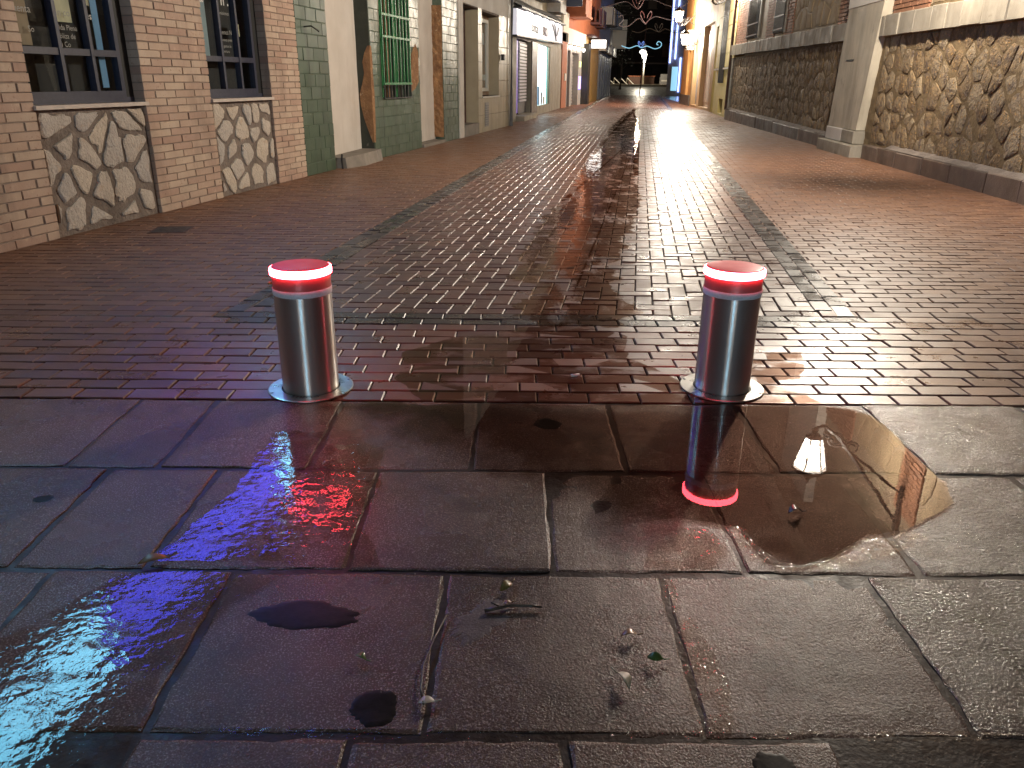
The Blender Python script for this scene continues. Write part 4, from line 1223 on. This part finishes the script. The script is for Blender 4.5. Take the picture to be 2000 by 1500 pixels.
# ------------------------------------------------------------------ right: rubble stone building
AR = (5.89, 13.63, 0); rr_ = ang(.0868, .9962)
stone = thing('stone_building', 'rubble stone building with a pale cornice course and a white buttress', 'building', AR, rr_)
SR = .0075
S0, S1 = -8.6, 13.95
m = MB(); nx_, nz_ = 230, 19
m.add([(S0+(S1-S0)*i/nx_, .008+.012*fn(S0+(S1-S0)*i/nx_*1.0, j*.1, 4, 5)+.010*fn((S1-S0)*i/nx_, j*.1, 8, 11), 1.9*j/nz_) for j in range(nz_+1) for i in range(nx_+1)],
      [(j*(nx_+1)+i, j*(nx_+1)+i+1, (j+1)*(nx_+1)+i+1, (j+1)*(nx_+1)+i) for j in range(nz_) for i in range(nx_)])
m.box(S0, S1, -.45, -.03, 0, 1.9)
m.build('wall', 'rubble_mortar', stone)
m = MB(); m.box(S0, 12.3, -.45, -.02, 1.9, 2.2); m.build('wall_core', 'rubble_mortar', stone)
rg = random.Random(21)
polys = []
for (a, b, nx_) in ((S0, -.12, 27), (1.72, S1-.35, 38)):
    polys += voronoi(a, b, .24, 1.86, nx_, 6, .42, rg)
polys.sort(key=lambda p: (0 if sum(q[0] for q in p)/len(p) > -5.6 else 1, abs(sum(q[0] for q in p)/len(p))))
rest = MB()
for i, poly in enumerate(polys):
    sj = shrink_jag(poly, rg.uniform(.004, .020), .12, rg, .09, .08)
    if len(sj) < 3: continue
    mb = MB() if i < 300 else rest
    stone_mesh(mb, sj, rg.uniform(.008, .034), rg.uniform(.004, .016), rg, 1, rg.random(), top=.70)
    if i < 300:
        mb.t = [0]*len(mb.f)
        mb.build('rubble_stone', 'rubble', stone, False)
if rest.v:
    o = rest.build('rubble_field', 'rubble', stone, False); o['kind'] = 'stuff'
# plinth
def block(a, b, y0, y1, z0, z1, name, mat, parent, rg, sh=0.0, bev=.012, rough=.006):
    q = MB()
    vs = []
    for (k, inset, y) in ((0, 0, y0), (1, 0, y1-bev), (2, bev, y1)):
        for (x, z) in ((a+inset, z0 if k < 2 else z0), (b-inset, z0), (b-inset, z1-inset), (a+inset, z1-inset)):
            vs.append((x + rg.uniform(-1, 1)*rough, y + rg.uniform(-1, 1)*rough, z + sh*x + rg.uniform(-1, 1)*rough*.6))
    fs = []
    for k in range(2):
        for i in range(4):
            fs.append((k*4+i, k*4+(i+1) % 4, (k+1)*4+(i+1) % 4, (k+1)*4+i))
    fs.append((8, 9, 10, 11))
    q.add(vs, fs)
    return q.build(name, mat, parent)
x = S0
while x < S1:
    l = rg.uniform(.7, 1.15)
    b = min(x+l, S1)
    if not (x > -.2 and b < 1.9):
        if x < -.14 < b: b = -.14
        if x < 1.9 < b and x > -.14: x = 1.9
        z1 = .225 + rg.uniform(-.012, .012) + max(0, (x-2)*.009)
        block(x+.006, b-.006, -.02, .13 + rg.uniform(-.008, .008), -.02, z1, 'plinth_stone', 'plinth_stone', stone, rg)
    x = max(b, x+.05) if b > x else x + l
x = S0
while x < S1:                                          # sloped mortar fillet on top of the plinth
    q = MB(); b = min(x+1.5, S1)
    if b < -.1 or x > 1.7:
        q.add([(x, .115, .232+max(0, (x-2)*.009)), (b, .115, .232+max(0, (b-2)*.009)), (b, .0, .285+max(0, (b-2)*.009)), (x, .0, .285+max(0, (x-2)*.009))], [(0, 1, 2, 3)])
        q.build('mortar_fillet', 'panel_mortar', stone)
    x += 1.5
# cornice course
x = S0
while x < S1:
    l = rg.uniform(.36, .62)
    b = min(x+l, S1+.05)
    if x < -.06 < b: b = -.06
    if -.06 <= x < 1.68: x = 1.68; continue
    block(x+.003, b-.003, -.05, .12 + rg.uniform(-.006, .006), 1.86 + rg.uniform(-.006, .006), 2.155 + rg.uniform(-.006, .006), 'cornice_stone', 'ashlar', stone, rg, SR, .01, .004)
    x = b
# corner quoins at the far end
for r in range(5):
    block(S1-.36+.06*(r % 2), S1+.03, -.05, .07, .34+r*.31, .34+(r+1)*.31-.01, 'quoin', 'ashlar', stone, rg, 0, .01, .004)
# buttress
q = MB()
q.add([(.24, -.1, .42), (1.82, -.1, .42), (1.84, .16, .42), (.22, .16, .42), (-.11, -.1, 2.38), (1.68, -.1, 2.38), (1.68, .135, 2.38), (-.11, .135, 2.38)],
      [(3, 2, 6, 7), (0, 3, 7, 4), (2, 1, 5, 6), (4, 7, 6, 5)])
bt = q.build('buttress', 'buttress_render', stone)
q = MB(); q.box(-.125, 1.69, -.1, .145, 2.38, 6.5); q.build('buttress_paint', 'white_paint', bt)
for (a, b, y1, z0, z1, mt) in ((.20, .88, .19, .205, .41, 'ashlar'), (.90, 1.86, .185, .205, .415, 'white_plaster'), (-.08, 1.92, .30, -.02, .195, 'ashlar')):
    block(a, b, -.05, y1, z0, z1, 'base_stone', mt, bt, rg, 0, .012, .006)
q = MB(); q.box(.95, 1.35, .135, .153, 1.52, 1.545); q.build('slot', 'black_gap', bt)
# upper wall: brick pilasters, rendered rubble panels, barred windows
q = MB(); holed_wall(q, S0, S1, 2.15, 7.5, [(7.25, 8.35, 2.25, 4.3, .25), (10.4, 12.0, 2.25, 4.3, .25)], 1, y=-.03, shear=SR); q.build('upper_wall', 'upper_wall', stone)
bk = MB()
def brick_strip(a, b, z0, z1, y):
    r = 0
    z = z0
    while z < z1:
        x = a - (r % 2)*.14
        while x < b:
            x0, x1 = max(x, a)+.006, min(x+.28, b)-.006
            if x1 > x0+.03:
                yy = y + rg.uniform(-.006, .006)
                sh = SR*(x0+x1)/2
                bk.box(x0, x1, y-.04, yy, z+.006+sh, z+.058+sh, rg.random())
            x += .28
        z += .068; r += 1
for (a, b) in ((-1.55, -.13), (1.70, 2.75), (6.4, 7.25), (8.36, 9.4), (12.0, 13.9), (-6.2, -5.2), (-4.3, -3.6)):
    brick_strip(a, b, 2.16, 4.6, .0)
o = bk.build('brick_strip', 'wall_brick', stone); o['kind'] = 'stuff'
pn = MB()
rest = MB()
for (a, b) in ((2.8, 6.35), (-5.15, -4.35), (-3.55, -1.6), (-8.5, -6.3)):
    for poly in voronoi(a, b, 2.2, 4.4, max(2, int((b-a)/.42)), 5, .4, rg):
        sj = shrink_jag(poly, .012, .12, rg, .12, .06)
        if len(sj) >= 3: stone_mesh(rest, [(p[0], p[1]+SR*p[0]) for p in sj], rg.uniform(.008, .03), .006, rg, 1, rg.random(), .8)
rest.v = [(v[0], v[1]-.03, v[2]) for v in rest.v]
o = rest.build('upper_rubble', 'plaster_dirty', stone); o['kind'] = 'stuff'
for (a, b) in ((7.25, 8.35), (10.4, 12.0)):
    sh = SR*a
    q = MB(); q.quad((a, -.27, 2.25+sh), (b, -.27, 2.25+sh), (b, -.27, 4.3+sh), (a, -.27, 4.3+sh)); w_ = q.build('window', 'dark_inside', stone)
    n = 10
    for i in range(n):
        x = a+.06 + (b-a-.12)*i/(n-1)
        q = MB(); q.box(x-.010, x+.010, .02, .04, 2.27+sh, 4.25+sh); q.build('bar', 'iron_black', w_)
    for z in (2.32, 2.62, 3.3):
        q = MB(); q.box(a, b, .012, .045, z+sh, z+.035+sh); q.build('cross_bar', 'iron_black' if a < 9 else 'grey_metal', w_)
    q = MB(); q.box(a-.16, a-.002, -.02, .02, 2.25+sh, 4.3+sh); q.build('window_jamb', 'ashlar', w_)
    q = MB(); q.box(a+.004, b-.004, -.25, -.2, 2.255+sh, 4.28+sh); q.build('shutter', 'grey_metal', w_)
q = MB(); q.box(S0, S1, -.1, .25, 7.5, 7.8); q.build('eaves', 'ashlar', stone)
q = MB(); q.tube([(13.98, .10, .3), (13.98, .10, 7.4)], .045, 8); q.build('drain_pipe', 'rust', stone)

# ------------------------------------------------------------------ right: further houses
AY = (7.13, 27.60, 0); ry = ang(.86, 6.38)
yh = thing('house', 'yellow house with a tall dark window and a floor vent', 'house', AY, ry)
q = MB(); holed_wall(q, 0, 7.0, 0, 9, [(2.5, 4.2, 1.12, 3.9, .22), (2.3, 3.7, .08, .58, .2), (5.6, 6.8, .0, 3.2, .35)], 1, y=-.02); q.build('wall', 'yellow_wall', yh)
q = MB(); q.quad((2.5, -.22, 1.12), (4.2, -.22, 1.12), (4.2, -.22, 3.9), (2.5, -.22, 3.9)); w_ = q.build('window', 'black_gap', yh)
for i in range(8):
    x = 2.58+i*.22
    q = MB(); q.box(x-.012, x+.012, .0, .03, 1.12, 3.9); q.build('bar', 'iron_black', w_)
q = MB(); q.quad((2.3, -.2, .08), (3.7, -.2, .08), (3.7, -.2, .58), (2.3, -.2, .58)); q.build('vent', 'black_gap', yh)
for k, (a, b) in enumerate(((.05, 2.48), (4.22, 5.58))):
    for r in range(6):
        q = MB(); q.box(a, b, -.02, .012, 1.66+r*.44, 1.66+r*.44+.42); q.build('wall_block', 'yellow_wall', yh)
q = MB(); q.box(.0, 2.48, -.02, .06, 1.57, 1.63); q.box(4.22, 5.58, -.02, .06, 1.57, 1.63); q.build('string_course', 'beige_door', yh)
q = MB(); q.quad((5.6, -.34, 0), (6.8, -.34, 0), (6.8, -.34, 3.2), (5.6, -.34, 3.2)); q.build('door', 'ochre', yh)
AC = (8.0, 33.95, 0); rc = ang(1.30, 12.98)
chs = thing('house', 'cream house with two tall pale doors', 'house', AC, rc)
q = MB(); holed_wall(q, .2, 8.1, 0, 9, [(1.0, 4.4, .1, 3.45, .3), (5.2, 7.6, .1, 3.3, .3)], 1, y=-.02); q.build('wall', 'tan_wall', chs)
for (a, b, z, mt) in ((1.0, 4.4, 3.45, 'beige_door'), (5.2, 7.6, 3.3, 'pale_grey')):
    q = MB(); q.box(a, b, -.30, -.24, .1, z); d = q.build('door', mt, chs)
    for i in range(4):
        w = (b-a)/4
        q = MB(); q.box(a+i*w+.08, a+(i+1)*w-.08, -.24, -.21, .3, z-.2); q.build('door_panel', mt, d)
q = MB(); q.box(7.9, 8.3, .0, .35, 2.6, 3.5); q.build('meter_box', 'beige_door', chs)
org = thing('house', 'orange house at the last corner on the right', 'house', (8.82, 42.1, 0), rc)
q = MB(); holed_wall(q, .05, 5.0, 0, 9, [(1.2, 2.4, 0, 2.7, .3)], 1, y=-.02); q.box(4.98, 5.0, -6, -.03, 0, 9); q.build('wall', 'orange_wall', org)
q = MB(); q.box(1.2, 2.4, -.32, -.28, 0, 2.7); q.build('door', 'brown_stone', org)
q = MB(); q.box(.05, 5.0, -.02, .03, 0, .5); q.build('plinth', 'brown_stone', org)
# shop beyond the corner, washed blue by its sign tubes
bs = thing('shop', 'far corner shop washed by blue light tubes', 'shop', (13.05, 72.0, 0), ang(.2, 1))
q = MB(); q.box(0, 12, -.4, .0, 0, 3.2); q.box(0, 12, -.4, -.05, 3.2, 12); q.box(-.3, -.02, -6, .0, 0, 12); q.build('wall', 'pale_grey', bs)
for (y, z0, z1) in ((-.12, 2.6, 9.5), (-.55, 2.9, 9.5), (-1.0, .3, 3.0)):
    q = MB(); q.box(-.42, -.32, y-.05, y+.05, z0, z1); q.build('light_tube', 'blue_tube', bs)
q = MB(); q.box(-.32, -.305, -.85, -.35, .4, 2.3); q.build('shop_window', 'garland_cyan', bs)
q = MB(); q.box(-1.9, -.4, -.4, -.3, 3.6, 5.0); q.build('hanging_sign', 'white_paint', bs)

# ------------------------------------------------------------------ wall lanterns
def lantern(x, y, zb, wall_xy, rot, label, scale=1.0, power=1.0, dropz=1.45, light=True):
    """lantern on a scrolled bracket: origin under the lantern on the ground, local -X points to the wall"""
    wx = math.hypot(wall_xy[0]-x, wall_xy[1]-y)
    az = math.atan2(wall_xy[1]-y, wall_xy[0]-x)
    t = thing('wall_lantern', label, 'street lamp', (x, y, 0), az, 'lanterns on the right hand walls')
    # body
    z = zb
    m = MB(); m.lathe([(.02, -.12), (.05, -.10), (.03, -.06), (.06, -.03), (.11, 0), (.115, .02)], 12, cz=z, capb=True)
    m.lathe([(.235, .47), (.25, .50), (.20, .55), (.11, .60), (.06, .64), (.03, .68), (.02, .74)], 12, cz=z, capt=True)
    for k in range(6):
        a = k*PI/3
        m.tube([(.115*math.cos(a), .115*math.sin(a), z+.02), (.232*math.cos(a), .232*math.sin(a), z+.47)], .010, 5)
    m.build('lantern_frame', 'iron_black', t)
    m = MB(); m.lathe([(.108, .02), (.222, .46)], 6, cz=z, capb=False)
    gl = m.build('lantern_glass', 'lantern_glow', t)
    # bracket
    m = MB()
    m.tube([(0, 0, z-.12), (.10, 0, z-.17), (.35, 0, z-.17 + .12*dropz), (wx-.02, 0, z-.2 + dropz)], .028, 7)
    m.tube([(.30, 0, z-.02), (.55, 0, z-.05 + .2*dropz), (wx-.02, 0, z-.65 + dropz)], .020, 7)
    m.build('bracket', 'iron_black', t)
    m = MB()
    for (cx, cz, r, a0, turns) in ((.30, z+.02, .13, 0, 1.5), (.52, z+.14, .11, PI, 1.4), (.18, z-.06, .07, 1, 1.3)):
        pts = [(cx + r*(1-.55*i/22)*math.cos(a0+turns*2*PI*i/22), 0, cz + r*(1-.55*i/22)*math.sin(a0+turns*2*PI*i/22)) for i in range(23)]
        m.tube(pts, .014, 5)
    m.build('scroll', 'iron_black', t)
    m = MB(); m.box(wx-.025, wx, -.05, .05, z-.75+dropz, z-.05+dropz); m.build('wall_plate', 'iron_black', t)
    if light:
        ld = bpy.data.lights.new('lantern_light', 'POINT')
        ld.energy = LAMP_W*power
        ld.color = (1.0, 0.90, 0.75)
        ld.shadow_soft_size = .10
        lo = bpy.data.objects.new('lantern_light', ld); C.objects.link(lo)
        lo.parent = t; lo.location = (0, 0, zb+.26)
        gl.visible_shadow = True
    return t
lantern(4.25, 10.0, 3.47, (5.55, 9.82), 0, 'wall lantern on a long scrolled bracket beside the white buttress', power=1.0)
lantern(6.36, 28.0, 3.66, (7.2, 27.95), 0, 'wall lantern with ornate scrolls on the yellow house', power=.42, dropz=.55)
lantern(7.95, 42.0, 3.85, (8.75, 41.9), 0, 'round glowing wall lantern high on the orange house', power=.85, dropz=.5)
lantern(8.0, 40.2, 2.75, (8.58, 40.1), 0, 'lower wall lantern glowing in front of the orange house', power=.6, dropz=.4)

# ------------------------------------------------------------------ behind the viewer: the building the bollards' upright cyan streaks come from
ph = thing('pharmacy', 'pale building behind the viewer with a cyan lit shop sign', 'building', (0, -26, 0))
m = MB(); m.box(-7, 7, -8, 0, 0, 9); m.build('wall', 'pale_grey', ph)
m = MB(); m.box(-2.2, 2.2, .0, .22, 2.9, 4.1); sb = m.build('sign_box', 'navy', ph)
m = MB(); m.box(-2.1, 2.1, .22, .24, 2.98, 4.02); m.build('sign_panel', 'street_cyan', sb)
for xx in (-6.2, -3.9, 1.9, 4.2):
    m = MB(); m.box(xx, xx+2.0, .0, .1, .3, 2.5); m.build('shop_window', 'warm_fill', ph)  # added glowing panels, unseen, giving the bollard steel a grey fill

# ------------------------------------------------------------------ far end: crossing, plaza, lamp, barriers, dark blocks
o = MB(); o.add([(-20, 73, -.004), (45, 73, -.004), (45, 88, .60), (-20, 88, .60)], [(0, 1, 2, 3)]); r_ = o.build('road', 'asphalt'); r_['kind'] = 'structure'
o = MB(); o.box(-20, 45, 88, 125, .0, .82); r_ = o.build('plaza', 'plaza_stone'); r_['kind'] = 'structure'
t = thing('street_lamp', 'tall white street lamp lighting the square at the street end', 'street lamp', (13.75, 90.0, .82))
m = MB(); m.tube([(0, 0, 0), (0, 0, 2.3)], .085, 10); m.tube([(0, 0, 2.3), (-.02, 0, 3.05)], .13, 10, .30); m.build('post', 'white_paint', t, True)
m = MB(); m.lathe([(.0, -.22), (.2, -.18), (.36, 0), (.30, .2), (.0, .28)], 14, -.22, -.1, 3.15); m.build('lamp_head', 'lamp_white', t, True)
m = MB(); m.tube([(-.02, -.03, 2.15), (-.04, -.04, 3.0)], .14, 10, .30); m.build('lamp_column', 'lamp_white', t, True)
ld = bpy.data.lights.new('lamp_light', 'POINT'); ld.energy = 700; ld.color = (1, .9, .7); ld.shadow_soft_size = .2
lo = bpy.data.objects.new('lamp_light', ld); C.objects.link(lo); lo.parent = t; lo.location = (-.4, -1.0, 3.2)
for i, x in enumerate((10.35, 11.05, 11.75, 12.45)):
    m = MB(); m.tube([(-.35, 0, .62), (.32, 0, .02)], .05, 6); m.tube([(.32, 0, .02), (.40, 0, .0)], .05, 6); m.tube([(-.35, 0, .62), (-.35, .3, .0)], .04, 6)
    b_ = m.build('slanted_rail', 'white_paint', None, loc=(x, 90.5, .82))
    tag(b_, ('leftmost white slanted rail on the square, next to the last shop', 'white slanted rail second from the left on the square', 'white slanted rail third from the left on the square', 'white slanted rail nearest the far street lamp')[i], 'rail', 'slanted rails on the square')
pl = thing('planter', 'long brown planter box behind the far street lamp', 'planter', (14.0, 92.5, .82))
m = MB(); m.box(-1.5, 1.3, -.35, .35, 0, .78); m.build('box', 'rust', pl)
m = MB(); m.box(-1.56, 1.36, -.40, .40, .78, .86); m.build('rim', 'terracotta', pl)
pl = thing('ticket_machine', 'grey street cabinet standing right of the planter on the square', 'cabinet', (16.3, 92.0, .82))
m = MB(); m.box(-.4, .4, -.3, .3, 0, .75); m.box(-.35, .35, -.25, .25, .75, 1.05); m.build('box', 'pale_grey', pl)
m = MB(); m.box(-.3, .3, -.32, -.3, .3, .45); m.build('panel', 'white_paint', pl)
for (x, y, h, lab) in ((11.0, 73.6, 6.2, 'thin dark pole with a small white box beside the last shop'), (14.6, 76, 2.6, 'thin dark post right of the far street lamp')):
    p_ = thing('pole', lab, 'pole', (x if h > 5 else 14.55, y, .0))
    m = MB(); m.tube([(0, 0, 0), (.25 if h > 5 else .03, 0, h)], .05, 8); m.build('shaft', 'rust' if h > 5 else 'iron_black', p_)
    if h > 5:
        m = MB(); m.box(.05, .28, -.2, -.05, 3.7, 4.15); m.build('junction_box', 'white_paint', p_)
for (x, y, h, w, lab) in ((10.3, 82, 7.5, 2.2, 'bare dark tree standing left of the slanted rails'), (9.4, 86, 8.2, 2.4, 'dark tree farther left behind the pole')):
    t_ = thing('tree', lab, 'tree', (x, y, .3), 0, 'dark trees at the street end')
    m = MB(); m.tube([(0, 0, 0), (.08, 0, 1.5), (-.05, .1, h*.6)], .15, 8, .05)
    for k in range(9):
        a = k*2.4; z = 1.8 + k*.45
        m.tube([(0, 0, z), (.6*math.cos(a), .6*math.sin(a), z+.5), (1.1*math.cos(a), 1.1*math.sin(a), z+1.3)], .05, 5, .012)
    m.build('trunk', 'twig', t_)
    m = MB()
    rr = random.Random(int(x*10))
    for k in range(900):
        a = rr.uniform(0, 2*PI); rad = w*.55*math.sqrt(rr.random()); z = 2.2 + (h-2.4)*rr.random()
        c = Vector((rad*math.cos(a), rad*math.sin(a), z)); d = Vector((rr.gauss(0, 1), rr.gauss(0, 1), rr.gauss(0, 1))).normalized()*.10
        e = d.cross(Vector((rr.gauss(0, 1), rr.gauss(0, 1), rr.gauss(0, 1)))).normalized()*.06
        m.quad(c-d, c+e, c+d, c-e)
    m.build('crown', 'foliage', t_)
def far_block(x0, x1, y, h, lab, seed):
    b_ = thing('apartment_block', lab, 'building', ((x0+x1)/2, y, .5))
    w = (x1-x0)/2
    m = MB(); m.box(-w, w, 0, 8, 0, h); m.build('wall', 'dark_building', b_)
    rr = random.Random(seed)
    for i in range(int((x1-x0)/2.4)):
        for j in range(int(h/3.1)):
            m = MB(); xx = -w+.7+i*2.4; m.box(xx, xx+1.2, -.03, -.0, .9+j*3.1, 2.5+j*3.1); f = m.build('window', 'black_gap' if rr.random() < .9 else 'brown_stone', b_)
            m = MB(); m.box(xx-.1, xx+1.3, -.12, -.0, .78+j*3.1, .9+j*3.1); m.build('sill', 'brown_stone', f)
    m = MB(); m.box(-w, w, -.9, -.001, 2.9, 3.1); m.build('canopy', 'pale_grey', b_)
far_block(4, 17.5, 118, 19, 'dim apartment block closing the far end of the street', 4)
far_block(18, 36, 122, 22, 'darker apartment block behind the far corner shop', 5)

# ------------------------------------------------------------------ festive light garlands across the street
def garland(y, pts_, heart, zoff, lab, mats, r=.03, x0=None, x1=None):
    t_ = thing('light_garland', lab, 'garland', ((pts_[0][0]+pts_[-1][0])/2, y, 0), 0, 'festive scroll garlands hung over the street')
    cx = (pts_[0][0]+pts_[-1][0])/2
    def smooth(pp, k=6):
        out = []
        for i in range(len(pp)-1):
            p0, p1, p2, p3 = pp[max(i-1, 0)], pp[i], pp[i+1], pp[min(i+2, len(pp)-1)]
            for j in range(k):
                t = j/k
                out.append(tuple(.5*((2*p1[a]) + (-p0[a]+p2[a])*t + (2*p0[a]-5*p1[a]+4*p2[a]-p3[a])*t*t + (-p0[a]+3*p1[a]-3*p2[a]+p3[a])*t**3) for a in range(2)))
        out.append(pp[-1])
        return out
    m = MB(); m.tube([(p[0]-cx, 0, p[1]) for p in smooth(pts_)], r, 5); m.build('scroll', mats[0], t_)
    if heart:
        hx, hz, s = heart
        m = MB()
        for sg in (-1, 1):
            q = [(0, 0), (.25*sg, .25), (.5*sg, .7), (.42*sg, 1.0), (.2*sg, .75), (.12*sg, .45)]
            m.tube([(hx-cx+a*s, 0, hz+b*s) for a, b in smooth(q)], r, 5)
        m.build('flower', mats[1], t_)
    m = MB(); m.tube([(x0-cx, 0, pts_[0][1]+zoff), (0, 0, pts_[0][1]+zoff-.12), (x1-cx, 0, pts_[0][1]+zoff)], .012, 4); m.build('cable', 'iron_black', t_)
garland(40, [(3.8, 4.2), (4.4, 4.40), (5.1, 4.56), (5.5, 4.32), (5.64, 4.30), (5.75, 4.6), (6.3, 4.66), (7.0, 4.42), (7.6, 4.33), (8.0, 4.6)], (5.65, 4.25, .5), .9,
        'nearest scroll garland, cut off by the top of the picture', ('garland_dim', 'garland_pink'), .014, 2.5, 8.5)
garland(48, [(5.75, 4.45), (5.95, 4.55), (6.0, 4.3), (5.8, 4.05), (6.3, 4.0), (6.85, 4.40), (7.12, 4.22), (7.27, 4.12), (7.4, 4.28), (7.8, 4.5), (8.4, 4.38), (8.9, 4.3)], (7.27, 4.15, .62), 1.0,
        'scroll garland with a pink flower, second from the camera', ('garland_dim', 'garland_pink'), .018, 4.5, 9.3)
garland(56, [(7.6, 4.2), (8.1, 4.1), (8.7, 4.35), (9.2, 4.2), (9.45, 4.15), (9.8, 4.35), (10.4, 4.1), (10.8, 4.25)], (9.35, 4.15, .5), 1.0,
        'faint unlit scroll garland between the pink one and the blue one', ('brown_stone', 'brown_stone'), .022, 6.0, 11.5)
garland(64, [(8.0, 3.62), (8.15, 3.55), (8.6, 3.45), (9.15, 3.62), (9.5, 3.48), (9.9, 3.6), (10.5, 3.42), (10.9, 3.55), (10.98, 3.80), (10.75, 3.92), (10.62, 3.75), (10.75, 3.68)], (9.45, 3.5, .42), 1.1,
        'farthest scroll garland, glowing blue', ('garland_cyan', 'garland_blue'), .030, 7.0, 12.5)

# ------------------------------------------------------------------ small things on the ground
def leaf(x, y, z, l, w, rot, curl, mat, label, tilt=0.0, cat='leaf'):
    m = MB()
    n = 8
    vs = []
    for i in range(n+1):
        t = i/n
        ww = w*math.sin(PI*min(1, t*1.02+.02))**.8
        zz = curl*math.sin(PI*t)*l
        X = (t-.5)*l
        vs += [(X, -ww/2, zz + .28*ww), (X, 0, zz), (X, ww/2, zz + .22*ww)]
    fs = []
    for i in range(n):
        for j in range(2): fs.append((3*i+j, 3*i+j+1, 3*i+j+4, 3*i+j+3))
    m.add(vs, fs)
    m.tube([(l*.48, 0, .001), (l*.8, l*.06, .002)], .0009, 5)
    m.v = [(v[0], v[1], v[2]) for v in m.v]
    o = m.build('fallen_leaf', mat, None, True, (x, y, z), rot)
    o.rotation_euler = (tilt, 0, rot)
    tag(o, label, cat, 'leaves fallen on the granite')
    sd = o.modifiers.new('thickness', 'SOLIDIFY'); sd.thickness = .0006
leaf(-.92, 1.715, .006, .075, .026, .45, .12, 'leaf_brown', 'curled brown leaf lying in the joint between slabs at left', .3)
leaf(-.81, 1.889, .006, .022, .015, .2, .1, 'leaf_brown', 'tiny orange leaf on the slab near the left bollard reflection')
leaf(-.01, 1.617, .006, .045, .024, .9, .15, 'leaf_olive', 'olive leaf standing above the black twig', .35)
leaf(-.005, 1.552, .006, .02, .012, .3, .15, 'leaf_brown', 'small tan leaf touching the black twig')
leaf(-.32, 1.358, .006, .030, .018, -.5, .2, 'leaf_green', 'small green and white leaf between the two dark ovals')
leaf(.27, 1.44, .006, .038, .020, .1, .18, 'leaf_brown', 'wet orange brown leaf right of the light patch')
leaf(.316, 1.366, .006, .036, .020, -.2, .25, 'leaf_green', 'dark green leaf edge next to the glittering crack', .6)
leaf(.235, 1.295, .008, .052, .024, 2.0, .18, 'leaf_pale', 'pale curled leaf with a brown underside', .3)
leaf(.824, 1.985, .006, .045, .028, .2, .3, 'twig', 'dark folded leaf lying in the puddle')
leaf(-.165, 1.232, .006, .036, .022, .1, .05, 'leaf_pale', 'greyish leaf at the foot of the long curved twig')
leaf(-.60, 2.28, .006, .03, .012, 1.0, .1, 'leaf_brown', 'thin brown leaf near the bollard light reflection')
m = MB(); m.tube([(-.06, -.012, .006), (-.03, -.004, .008), (.0, .004, .010), (.05, .006, .008), (.075, .004, .007)], .0045, 7, .003)
m.tube([(-.02, .0, .008), (-.045, .012, .012)], .0025, 6)
tag(m.build('twig', 'twig', None, True, (.0, 1.535, 0)), 'short black twig lying across the pale patch', 'twig')
m = MB(); m.tube([(.018, .27, .007), (-.004, .18, .010), (-.018, .10, .010), (-.016, .03, .009), (-.006, -.01, .006)], .0022, 6)
tag(m.build('twig', 'twig', None, True, (-.165, 1.235, 0)), 'long thin curved twig standing along the slab joint', 'twig')
m = MB(); m.tube([(0, 0, .006), (.035, .012, .006)], .006, 10)
tag(m.build('cigarette_butt', 'white_frame', None, True, (.25, 3.10, 0)), 'pale cigarette butt on the wet brick between the bollards', 'cigarette butt')
dc = thing('drain_cover', 'small dark iron drain cover in the left pavement', 'drain cover', (-2.80, 6.43, 0), .12)
m = MB(); m.box(-.15, .15, -.15, .15, -.01, .0035); m.build('frame', 'rust', dc)
m = MB(); m.box(-.125, .125, -.125, .125, .0036, .0055); m.build('lid', 'iron_black', dc)
rg = random.Random(77)
peb = MB(); peb.lathe([(.0, -.5), (.6, -.35), (1, 0), (.6, .4), (.0, .5)], 7)
pmesh = peb.build('grit', 'grit', link=False)
gr = MB()
for k in range(260):
    x = rg.uniform(-1.9, 1.9); y = rg.uniform(1.0, 4.5); s = rg.uniform(.0010, .0028)
    gr.add([(x+v[0]*s, y+v[1]*s, .004+v[2]*s) for v in peb.v], peb.f)
o = gr.build('grit', 'grit'); o['kind'] = 'stuff'
text_to_mesh()
